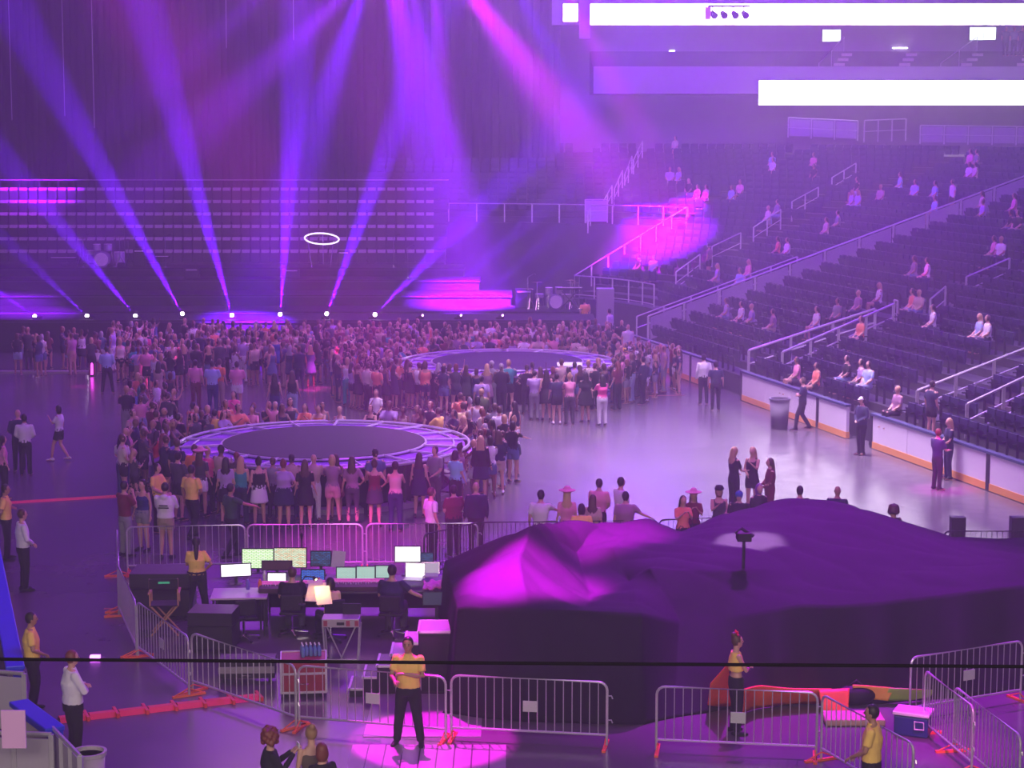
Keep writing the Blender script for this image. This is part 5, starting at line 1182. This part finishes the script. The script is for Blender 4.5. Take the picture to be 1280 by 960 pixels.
# by the boards
P_(880, 443, 1.80, 5, 'white-shirted man in black trousers facing away at the gap in the boards', 'white', 'black', 'dark', top='shirt')
P_(895, 452, 1.72, 0, 'dark figure beside the white shirt man at the gap in the boards', 'navy', 'black', 'dark')
P_(1004, 472, 1.74, 80, 'person in navy leaning on the white boards beside the trash bin', 'navy', 'black', 'brown', arms=('crossA', 'crossB'), legs='walk')
P_(1078, 496, 1.78, 120, 'guard in navy jacket and pale cap at the gate in the boards', 'navy', 'black', 'dark', top='jacket', hat='cap', hatc='white', arms=('clasp', 'clasp'), legs='close')
P_(1173, 536, 1.70, -60, 'man in dark clothes embracing at the white boards', 'navy', 'black', 'auburn', arms=('lap', 'type'))
P_(1187, 523, 1.74, 100, 'long-haired blonde person in dark clothes embracing at the boards', 'navy', 'navy', 'blonde', sex='f', hair='long', arms=('lap', 'lap'))
# around the far round stage
for a in ((753, 469, 1.70, 20, 'woman in bright pink top and white trousers at the far round stage', 'hot pink', 'white', 'dark', dict(sex='f', hair='long', fat=1.15, arms=('lean', 'lean'))),
          (732, 465, 1.72, 15, 'woman in short black dress with bare legs at the far round stage', 'black', 'black', 'dark', dict(sex='f', hair='long', top='tee', bot='skirt', fat=1.2)),
          (712, 467, 1.72, 10, 'person in pale pink top and grey jeans beside the black dress woman', 'pink', 'charcoal', 'blonde', dict(sex='f', hair='bun', arms=('lean', 'lean'))),
          (696, 467, 1.70, 10, 'person in navy shirt and black shorts at the far round stage', 'navy', 'black', 'dark', dict(bot='shorts', shoe='white')),
          (683, 462, 1.74, 5, 'woman in long black dress beside the navy shirt person', 'black', 'navy', 'dark', dict(sex='f', hair='long', top='dress', bot='dress')),
          (668, 463, 1.70, 0, 'person in pink and grey shirt with grey trousers at the far round stage', 'lilac', 'grey', 'dark', dict(arms=('phone', 'phone'))),
          (602, 470, 1.70, 0, 'person in glowing pale lilac shirt in the violet plume', 'lilac', 'navy', 'dark', dict()),
          (772, 452, 1.72, 40, 'woman in maroon top and black trousers with long auburn hair', 'maroon', 'black', 'auburn', dict(sex='f', hair='long')),
          (788, 433, 1.74, 60, 'person in white cap beside another white cap at the far round stage', 'black', 'black', 'dark', dict(hat='vcap', hatc='white')),
          (797, 438, 1.74, 60, 'long-haired person in white cap and dark clothes by the divider panel', 'black', 'charcoal', 'brown', dict(sex='f', hair='long', hat='vcap', hatc='white')),
          (804, 446, 1.72, 70, 'person in dark jacket with a white phone beside the divider panel', 'navy', 'black', 'dark', dict(top='jacket', arms=('clasp', 'type'))),
          (753, 434, 1.78, 60, 'person with a round golden hat at the far round stage', 'pink', 'black', 'dark', dict(hat='vcap', hatc='yellow')),
          (762, 386, 1.78, 60, 'man in white shirt standing at the corner deck beyond the far round stage', 'white', 'black', 'dark', dict(top='shirt')),
          (731, 373, 1.76, 20, 'person in orange-yellow shirt at the dark end of the stage', 'yellow', 'black', 'dark', dict())):
    P_(*a[:8], **a[8]) if len(a) == 9 else None
# ------------------------------------------------------------------ the rest of the crowd
rnd = random.Random(11)
n_manual = len(used_xy)
bag_tops = ['black'] * 5 + ['navy'] * 3 + ['charcoal'] * 3 + ['grey', 'maroon', 'white', 'white', 'pink', 'beige', 'mauve', 'denim', 'lilac', 'coral', 'cream', 'olive', 'teal']
bag_bots = ['black'] * 4 + ['navy', 'denim', 'denim', 'charcoal', 'khaki', 'pale denim', 'grey', 'white']
hairs = {'m': ['short'] * 6 + ['bald'], 'f': ['long'] * 5 + ['bob', 'bun', 'pony']}
TN = {'tee': 'T-shirt', 'tank': 'tank top', 'shirt': 'dress shirt', 'jacket': 'jacket', 'dress': 'dress', 'polo': 'polo shirt'}
BN = {'pants': 'trousers', 'shorts': 'shorts', 'skirt': 'skirt', 'leggings': 'leggings'}
HN = {'short': 'short', 'bald': 'shaved', 'long': 'long', 'bob': 'bobbed', 'bun': 'upswept', 'pony': 'ponytailed'}
LIGHTX = [(47, 'below first stage light'), (112, 'near glowing magenta tube'), (172, 'below third stage light'), (230, 'below fourth stage light'), (291, 'below fifth stage light'), (350, 'below the upright beam'), (407, 'below the tilted ring'), (466, 'beyond the tilted ring'), (560, 'in the violet plume')]
seen = set()
def sample(sex=None, arm=None):
    sex = sex or rnd.choice('fffmm'); top = rnd.choice(['tee', 'tank', 'tank', 'dress', 'tee'] if sex == 'f' else ['tee', 'tee', 'shirt'])
    bot = 'dress' if top == 'dress' else rnd.choice(['leggings', 'shorts', 'skirt'] if sex == 'f' else ['pants', 'pants', 'shorts'])
    hr = rnd.choice(hairs[sex]); arm = arm or rnd.choice([dm, ('phone', 'phone'), ('clasp', 'clasp'), ('hips', 'down'), ('down', 'phone'), ('lap', 'lap'), ('down', 'up')])
    if sex == 'f': top, bot, hr = rnd.choice([('tee', 'leggings', 'long'), ('tank', 'shorts', 'long'), ('tank', 'skirt', 'bun'), ('dress', 'dress', 'long'), ('tee', 'shorts', 'bob'), ('dress', 'dress', 'pony'), ('tank', 'leggings', 'bob')])
    else: top, bot, hr = rnd.choice([('tee', 'pants', 'short'), ('shirt', 'pants', 'short'), ('tee', 'shorts', 'short'), ('polo', 'pants', 'bald')])
    return dict(sex=sex, top=top, bot=bot, hair=hr, arms=arm)
def colors():
    return rnd.choice(bag_tops), rnd.choice(bag_bots), rnd.choice(['dark'] * 4 + ['brown'] * 4 + ['blonde'] * 2 + ['auburn', 'grey'])
def mk_label(kw, c, where):
    t, b, h_ = c; s = f"{'woman' if kw['sex'] == 'f' else 'man'}, {HN[kw['hair']]} {h_} hair, {t} {TN[kw['top']]}" + ('' if kw['bot'] == 'dress' else f", {b} {BN[kw['bot']]}") + ', ' + where
    s = s.replace('shaved ' + h_ + ' hair', 'shaved head')
    return s
cand = []
def free(p, r=.40): return all((p.x - x) ** 2 + (p.y - y) ** 2 > r * r for x, y in used_xy) and all((p.x - x.x) ** 2 + (p.y - x.y) ** 2 > r * r for x, *_ in cand)
def ring(C, R, rows, arcs, where, gap=.5, skip=0.12):
    for ro in range(rows):
        rad_ = R + .32 + .5 * ro; n = int(2 * PI * rad_ / gap)
        for k in range(n):
            a = 2 * PI * (k + rnd.random() * .4) / n; dg_ = math.degrees(a) % 360
            if not any(x0 <= dg_ <= x1 for x0, x1, rr_ in arcs if ro < rr_): continue
            if rnd.random() < skip: continue
            p = Vector((C.x + rad_ * math.cos(a), C.y + rad_ * math.sin(a), 0)); p += Vector((rnd.uniform(-.08, .08), rnd.uniform(-.08, .08), 0))
            if (p - RS1.xy.to_3d()).length < 4.25 or (p - RS2.xy.to_3d()).length < 4.25: continue
            if free(p): cand.append((p, math.atan2(C.y - p.y, C.x - p.x) - PI / 2, where(dg_), rnd.choice([('lean', 'lean'), ('lean', 'phone'), dm]) if ro == 0 else None))
def sec(nm): return lambda d: ('main stage side' if 50 < d < 130 else 'desk side' if 230 < d < 310 else 'open floor side' if d >= 310 or d <= 50 else 'curtain side') + ' of ' + nm
ring(RS1, 4.1, 3, [(0, 200, 1), (325, 360, 1), (95, 215, 3), (0, 70, 2), (215, 300, 1)], sec('near round stage'), .52)
ring(RS2, 4.1, 5, [(0, 360, 1), (20, 160, 4), (0, 40, 5), (330, 360, 3), (190, 330, 2), (150, 230, 5)], sec('far round stage'), .5)
def poly(pts, n, face, r=.42):
    ys = [p[1] for p in pts]; xs = [p[0] for p in pts]; W3 = [G(x, y) for x, y in pts]
    def inside(p):
        c = False
        for i in range(len(W3)):
            a, b = W3[i], W3[i - 1]
            if (a.y > p.y) != (b.y > p.y) and p.x < (b.x - a.x) * (p.y - a.y) / (b.y - a.y) + a.x: c = not c
        return c
    x0, x1 = min(p.x for p in W3), max(p.x for p in W3); y0, y1 = min(p.y for p in W3), max(p.y for p in W3); k = 0
    for _ in range(n * 30):
        if k >= n: break
        p = Vector((rnd.uniform(x0, x1), rnd.uniform(y0, y1), 0))
        if not inside(p) or (p - RS1.xy.to_3d()).length < 4.6 or (p - RS2.xy.to_3d()).length < 4.6 or p.y > 83.0 or not free(p, r): continue
        px = proj(p)[0]; wh = min(LIGHTX, key=lambda l: abs(l[0] - px))[1]
        cand.append((p, R_(face + rnd.gauss(0, 35)), wh, None)); k += 1
poly([(16, 460), (130, 459), (130, 474), (20, 474)], 16, 0, .5)
poly([(130, 448), (540, 448), (520, 500), (440, 492), (330, 488), (250, 486), (200, 500), (150, 478)], 210, 0)
poly([(440, 490), (540, 470), (560, 520), (500, 512), (450, 505)], 26, 0)
poly([(560, 560), (640, 540), (648, 600), (590, 640), (575, 600)], 12, 20)
poly([(150, 540), (215, 520), (230, 580), (215, 640), (160, 620)], 16, -40, .45)
poly([(500, 448), (780, 446), (790, 460), (740, 470), (520, 470)], 60, 170, .42)
cand.sort(key=lambda c: c[0].y)
N_IND = 305 - n_manual - 66
stuff = []
for i, (p, rz, wh, arm) in enumerate(cand):
    for tr_ in range(40):
        kw = sample(arm=arm); c = colors(); lb = mk_label(kw, c, wh)
        if lb not in seen: break
    h = rnd.gauss(1.74, .06) if kw['sex'] == 'm' else rnd.gauss(1.66, .05)
    if i < N_IND:
        if len(lb.replace('-', ' ').split()) > 16: lb = lb.replace('dress shirt', 'shirt').replace('T-shirt', 'tee').replace('polo shirt', 'polo').replace('woman, ', '')
        seen.add(lb); place(p, rz, h, c[0], c[1], c[2], rnd.choice(['fair', 'fair', 'tan', 'brown']), label=lb, vox=.036, group='standing concert crowd', **kw)
    else: stuff.append((p, rz, h, kw, c))
# the farthest crowd, one body of people
if stuff:
    SM = []; smi = {}; v_, f_, mi_ = [], [], []
    def si(m):
        if m.name not in smi: smi[m.name] = len(SM); SM.append(m)
        return smi[m.name]
    for p, rz, h, kw, c in stuff:
        key = repr(sorted(kw.items())) + '0.045'
        if key not in VAR: VAR[key] = crowd_mesh(.045, **kw)
        me = VAR[key]; M = Matrix.Translation(p) @ Matrix.Rotation(rz, 4, 'Z') @ Matrix.Scale(h / 1.72, 4); b = len(v_)
        ms = [si(x) for x in (cm('skin', rnd.choice(['fair', 'tan', 'brown'])), cm('cloth', c[0]), cm('cloth', c[1]), cm('hair', c[2]), cm('cloth', 'black'), cm('cloth', 'pink'))]
        v_ += [tuple(M @ v.co) for v in me.vertices]
        for q in me.polygons: f_.append(tuple(i + b for i in q.vertices)); mi_.append(ms[q.material_index])
    me = bpy.data.meshes.new('crowd'); me.from_pydata(v_, [], f_)
    for m in SM: me.materials.append(m)
    me.polygons.foreach_set('material_index', mi_); me.polygons.foreach_set('use_smooth', [True] * len(f_)); me.update()
    o = bpy.data.objects.new('crowd', me); COL.objects.link(o); tag(o, 'the farthest packed crowd standing under the stage lights', 'crowd', kind='stuff')
print('PEOPLE manual', n_manual, 'cand', len(cand), 'stuff', len(stuff))
# seated people in the stands ------------------------------------------
SEATED = [(962,197),(969,196),(1019,193),(1013,207),(922,225),(914,232),(870,229),(880,230),(967,253),(957,258),(973,297),(981,301),(1030,271),(1045,265),(1070,225),(1062,235),(1076,238),(1104,233),(1127,212),(1140,225),(1167,232),(1171,242),(1211,184),(1221,187),(1209,204),(1217,207),(1226,236),(1230,249),(1267,244),(1262,261),(1270,264),(1247,294),(1258,297),
 (838,209),(849,208),(861,228),(812,320),(798,320),(897,333),(926,338),(936,335),(841,172),(1140,321),(1162,324),(1109,361),(1142,354),(1150,371),(1168,391),(1224,402),(1234,406),(1048,380),(1057,387),(1073,380),(1017,395),(965,393),(922,383),(938,387),(909,380),(1073,452),(1084,456),(1060,452),(1117,472),(1025,450),(990,455)]
SPW = [('rows under concourse railing', 210), ('rows above the short handrails', 262), ('rows beside long mesh railing', 345), ('middle rows of the side stand', 412), ('lowest rows near the boards', 999)]
for i, (x, y) in enumerate(SEATED):
    s = min((s for s in seats if s[6]), key=lambda s: (proj(s[0] + Zv * 1.22)[0] - x) ** 2 + (proj(s[0] + Zv * 1.22)[1] - y) ** 2)
    s[6] = False; ad = (s[0] - s[0])
    for tr_ in range(60):
        sex = rnd.choice('fm'); c = (rnd.choice(['white', 'pink', 'grey', 'beige', 'black', 'mauve', 'light blue', 'coral', 'cream', 'lilac']), rnd.choice(bag_bots), rnd.choice(['dark', 'brown', 'blonde']))
        if (x, y) in ((1162, 324), (1109, 361), (1168, 391), (1258, 297), (1234, 406)): c = ('white', 'navy', c[2])
        kw = dict(sex=sex, top='tee', bot='pants' if sex == 'm' else 'shorts', hair='short' if sex == 'm' else 'long', arms=('lap', 'lap'), sit=True)
        w_ = next(n for n, lim in SPW if y < lim)
        lb = f"seated {'woman' if sex == 'f' else 'man'} in {c[0]} T-shirt, {c[1]} {'trousers' if sex == 'm' else 'shorts'}, {c[2]} hair, {w_}"
        if lb not in seen: break
    seen.add(lb); nrm = Vector((-math.sin(s[1]), math.cos(s[1]), 0))
    place(s[0] - nrm * -.02, s[1] + PI + rnd.uniform(-.3, .3) - (.5 if False else 0), 1.70, c[0], c[1], c[2], rnd.choice(['fair', 'tan']), label=lb, vox=.036, group='spectators seated in the stands', **kw)
for (x, y, tc_, lb, hd) in ((1190, 222, 'white', 'man in bright white shirt standing in the upper rows by the mesh railing', 100), (888, 300, 'mauve', 'person in pale cap standing at the lowest short handrail', 60), (1165, 480, 'navy', 'person in navy hooded top and shorts climbing the stair above the couple', -60)):
    s = min(seats, key=lambda s: (proj(s[0] + Zv * 1.72)[0] - x) ** 2 + (proj(s[0] + Zv * 1.72)[1] - y) ** 2); s[6] = False
    nrm = Vector((-math.sin(s[1]), math.cos(s[1]), 0))
    place(s[0] + nrm * .02, R_(hd), 1.74, tc_, 'black', 'dark', label=lb, vox=.036, sex='m', top='tee', bot='shorts', arms=dm, hair='short', **({'hat': 'vcap', 'hatc': 'white'} if x == 888 else {}))
# suite guests
for x, y, tc_, lb in ((1257, 62, 'charcoal', 'guest in charcoal top standing in the suite nearest the wide television'), (1267, 68, 'grey', 'guest in grey top standing in the suite below the wide television'), (1277, 64, 'navy', 'guest in navy top standing at the far end of the suites')):
    p = D(x, y, YF + 4.5); place((p.x, p.y, f1.z - .55 + 4 * .32), PI, 1.75, tc_, 'black', 'dark', label=lb, vox=.036, sex='m', top='tee', bot='pants', arms=dm, hair='short')
# ------------------------------------------------------------------ empty seats: the 300 largest in view as things, the rest one body
seats = [s for s in seats if s[6]]
def ssz(s): return -(s[0] - Vector((0, 0, H))).length
seats.sort(key=lambda s: (0 if 0 < s[2] < 1280 and 0 < s[3] < 960 else 1, -ssz(s)))
for p, a, x, y, q, t, _ in seats[:300]:
    o = bpy.data.objects.new('stadium_chair', seat_me); COL.objects.link(o); o.location = p; o.rotation_euler = (0, 0, a)
    o['label'] = 'folded navy plastic seat in the lower rows of the side stand'; o['category'] = 'seat'; o['group'] = 'navy stand seats'
mb = seat_mb(False); base = [Vector(v) for v in mb.v]; big = MB()
for p, a, *_ in seats[300:]:
    ca, sa = math.cos(a), math.sin(a); b = len(big.v)
    big.v += [(p.x + v.x * ca - v.y * sa, p.y + v.x * sa + v.y * ca, p.z + v.z) for v in base]; big.f += [tuple(i + b for i in f) for f in mb.f]; big.m += mb.m
o = big.build('stand_seating', [m_seat, m_seat2]); tag(o, 'rows upon rows of empty navy seats higher up the stands', 'seating', kind='stuff')
print('SEATS', len(seats))
# ------------------------------------------------------------------ haze and lights
sc.view_settings.view_transform = 'Standard'; sc.view_settings.look = 'None'; sc.view_settings.gamma = 1; sc.view_settings.exposure = 0
cy = sc.cycles
cy.max_bounces = 4; cy.diffuse_bounces = 2; cy.glossy_bounces = 2; cy.transmission_bounces = 3; cy.transparent_max_bounces = 6; cy.volume_bounces = 0
cy.use_denoising = True; cy.sample_clamp_indirect = 4; cy.caustics_reflective = False; cy.caustics_refractive = False
w = bpy.data.worlds.new('world'); sc.world = w; w.use_nodes = True
w.node_tree.nodes['Background'].inputs[0].default_value = (.0, .0, .0, 1); w.node_tree.nodes['Background'].inputs[1].default_value = 0
hz = bpy.data.materials.new('stage_haze'); hz.use_nodes = True; nt = hz.node_tree; nt.nodes.clear()
vs = nt.nodes.new('ShaderNodeVolumeScatter'); vs.inputs['Color'].default_value = (.95, .93, 1, 1); vs.inputs['Density'].default_value = HAZE; vs.inputs['Anisotropy'].default_value = .45
om = nt.nodes.new('ShaderNodeOutputMaterial'); nt.links.new(vs.outputs[0], om.inputs['Volume'])
o = MB().box((-41.4, -5, -.1), (44, 119.4, 23.9)).build('haze', hz); tag(o, 'thin stage haze filling the whole arena', 'haze', kind='stuff')
VIO = (.15, .0, 1.0); MAG = (.85, .0, 1.0); PINK = (1, .02, .75)
# moving heads along the stage edge
YS = 84.0
heads = [  # px, py, far pixel, far depth, colour, power
 (47, 398, (-110, 290), 82, VIO, 1.0), (112, 398, (-30, 265), 82, VIO, .6), (172, 398, (20, 215), 81, VIO, 1.6), (230, 396, (60, 90), 80, VIO, 2.6),
 (291, 398, (190, 40), 80, VIO, 3.0), (350, 397, (377, 0), 80, VIO, 3.4), (407, 396, (505, 130), 80, VIO, 2.6), (466, 396, (640, 220), 80, VIO, 1.6),
 (525, 397, (720, 225), 82, VIO, .9), (573, 397, (760, 235), 82, VIO, .5), (625, 397, (800, 245), 82, VIO, .4)]
m_lens = mat('lamp_lens', (1, 1, 1), emit=(1, .75, 1), estr=30)
m_lensd = mat('lamp_lens_dim', (1, .8, 1), emit=(.9, .4, 1), estr=6)
where = ['nearest the curtain edge', 'above the pink-lit guard', 'second past the pink-lit guard', 'third past the pink-lit guard', 'above the light blue shirt group', 'with its beam almost upright', 'just short of the tilted ring', 'beyond the tilted ring', 'at the edge of the bright plume', 'inside the bright plume', 'farthest along, behind the far round stage']
for i, (px, py, fp, fy, c, pw) in enumerate(heads):
    A = D(px, py, YS + .3); T = D(fp[0], fp[1], fy); d = (T - A).normalized()
    r = empty('moving_head_light', (A.x, A.y, STZ)); tag(r, 'moving head stage light with violet beam, ' + where[i], 'stage light')
    MB().box((-.17, -.17, 0), (.17, .17, .1)).build('base', m_black, r)
    hgt = A.z - STZ; q = MB(); q.box((-.19, -.05, .1), (-.15, .05, hgt + .03)); q.box((.15, -.05, .1), (.19, .05, hgt + .03)); q.build('yoke', m_black, r)
    c0 = Vector((0, 0, hgt)); q = MB(); q.tube([c0 - d * .22, c0 + d * .06], [.10, .11], 12, caps=.6); hd = q.build('head', m_black, r)
    if i == 8: dim = True
    MB().ball(c0 + d * .16, .085 if i < 8 else .05, seg=10, rings=8).build('lens', m_lens if i < 8 else m_lensd, hd)
    lamp('beam_lamp', 'SPOT', A + d * .27, c, pw * BEAM * 3, T, angle=8.5 if i < 8 else 7, blend=.5, rad=.03)
# lamps on the roof truss above the frame
def top(sx, sy, sY, tx, ty, tY, c, p, ang, bl=.7):
    lamp('truss_lamp', 'SPOT', D(sx, sy, sY), c, p * BEAM, D(tx, ty, tY), angle=ang, blend=bl, rad=.15)
top(545, -60, 70, 855, 325, 99, MAG, 16, 10, 1)
top(560, -60, 71, 800, 320, 99, (.5, 0, 1), 9, 12, 1)
top(680, -60, 78, 850, 255, 101, (.7, 0, 1), 14, 7, 1)
top(620, -60, 80, 790, 250, 100, VIO, 12, 7)
top(505, -50, 74, 608, 385, 90, (.28, 0, 1), 13, 9, 1)
top(540, -40, 74, 580, 375, 89, (.42, 0, 1), 6, 12, 1)
top(478, -70, 74, 585, 370, 90, (.22, 0, 1), 20, 17, 1)  # wide lamp added to spread a violet halo round the plume
top(478, -50, 70, 262, 150, 77, (.26, 0, 1), 9, 12, 1)
top(470, -60, 70, 372, 220, 78, VIO, 16, 12, 1)
top(380, -50, 80, 190, 110, 92, (.25, 0, 1), 5, 9, 1)
top(300, -40, 80, 60, 230, 99, (.3, 0, .8), .5, 8, 1)
top(240, -40, 90, 60, 200, 101, (.3, 0, .8), .3, 8, 1)
# ambient: violet wash from the roof, white house lights behind the camera and over the open end of the floor
lamp('violet_wash', 'AREA', (-6, 70, 22), (.28, .0, 1), AMB * 12000, (-6, 72, 0), 50, 60)
lamp('violet_wash', 'AREA', (6, 36, 19), (.5, .0, 1), AMB * 4200, (6, 36, 0), 14, 8)
lamp('house_light', 'AREA', (0, -4.5, 15), (1, .80, .78), AMB * 10000, (-3, 50, 1), 26, 4)
hl = lamp('house_light', 'AREA', (5, 58, 22), (.92, .64, 1), AMB * 6000, (8, 57, 0), 8, 14); hl.data.spread = math.radians(75)
lamp('house_light', 'AREA', (-4, 74, 20), (1, .42, .75), AMB * 4500, (-4, 72, 0), 16, 12)
# tight magenta spots
lamp('magenta_spot', 'SPOT', (-10, 14, 22), (1, 0, .95), 1500000, G(655, 722, 2.0), angle=5, blend=.8, rad=.2)
lamp('magenta_spot', 'SPOT', (-3, 40, 21), (1, 0, .9), 90000, G(540, 925, 0), angle=7, blend=.2, rad=.1)
lamp('magenta_spot', 'SPOT', (-8, 20, 22), (1, .03, .9), 150000, G(450, 685, 0), angle=9, blend=.9, rad=.3)
lamp('pink_spot', 'SPOT', (2, 62, 22), (1, .02, .45), 200000, G(412, 440, 1.5), angle=3.5, blend=.6, rad=.2)
lamp('pink_spot', 'SPOT', (2, 62, 22), (1, .02, .45), 90000, G(207, 440, 1.5), angle=2.5, blend=.6, rad=.2)
lamp('pink_spot', 'SPOT', (2, 62, 22), (1, .0, .7), 90000, G(118, 468, .5), angle=2.2, blend=.6, rad=.2)
lamp('magenta_spot', 'SPOT', (4, 40, 20), (1, .0, .8), 90000, G(1168, 580, .8), angle=5, blend=.8, rad=.2)
lamp('magenta_spot', 'SPOT', (4, 60, 20), (1, .0, .9), 70000, G(825, 452, .8), angle=3.2, blend=.5, rad=.2)
lamp('violet_wash', 'AREA', (22, 70, 22), (.20, .0, 1), AMB * 11000, (20, 72, 3), 14, 50)
lamp('magenta_spot', 'SPOT', (-3, 24, 18), (1, 0, .95), 30000, G(535, 785, 1.0), angle=4, blend=.5, rad=.1)
lamp('white_spot', 'SPOT', (4, 36, 18), (.8, .55, .8), 130000, G(937, 676, 2.05), angle=5.2, blend=.4, rad=.1)
lamp('violet_spot', 'SPOT', (7, 41, 22), (.62, .0, 1), 70000, G(1000, 690, 2), angle=30, blend=.7, rad=.3)
lamp('violet_wash', 'AREA', (-4, 108, 22), (.35, .0, 1), AMB * 4500, (0, 50, 4), 30, 3)  # unseen area light added at the far end to tint the haze
p_ = D(800, -70, 90); lamp('added_violet_fill', 'POINT', p_, (.22, .0, 1), 22000, rad=1.5)  # unseen point light added to turn haze and stands violet
lamp('magenta_spot', 'SPOT', (-8, 18, 22), (1, 0, .95), 700000, G(760, 662, 2.1), angle=5, blend=.9, rad=.2)
lamp('magenta_spot', 'SPOT', (8, 20, 16), (1, 0, .9), 22000, G(1205, 880, .9), angle=8, blend=.8, rad=.1)
lamp('pink_spot', 'SPOT', (6, 50, 20), (1, .05, .7), 30000, onstand(1255, 470, .8)[0], angle=6, blend=.8, rad=.1)
lamp('pink_spot', 'SPOT', (4, 60, 20), (1, .05, .6), 26000, onstand(1155, 335, .8)[0], angle=3.5, blend=.8, rad=.1)
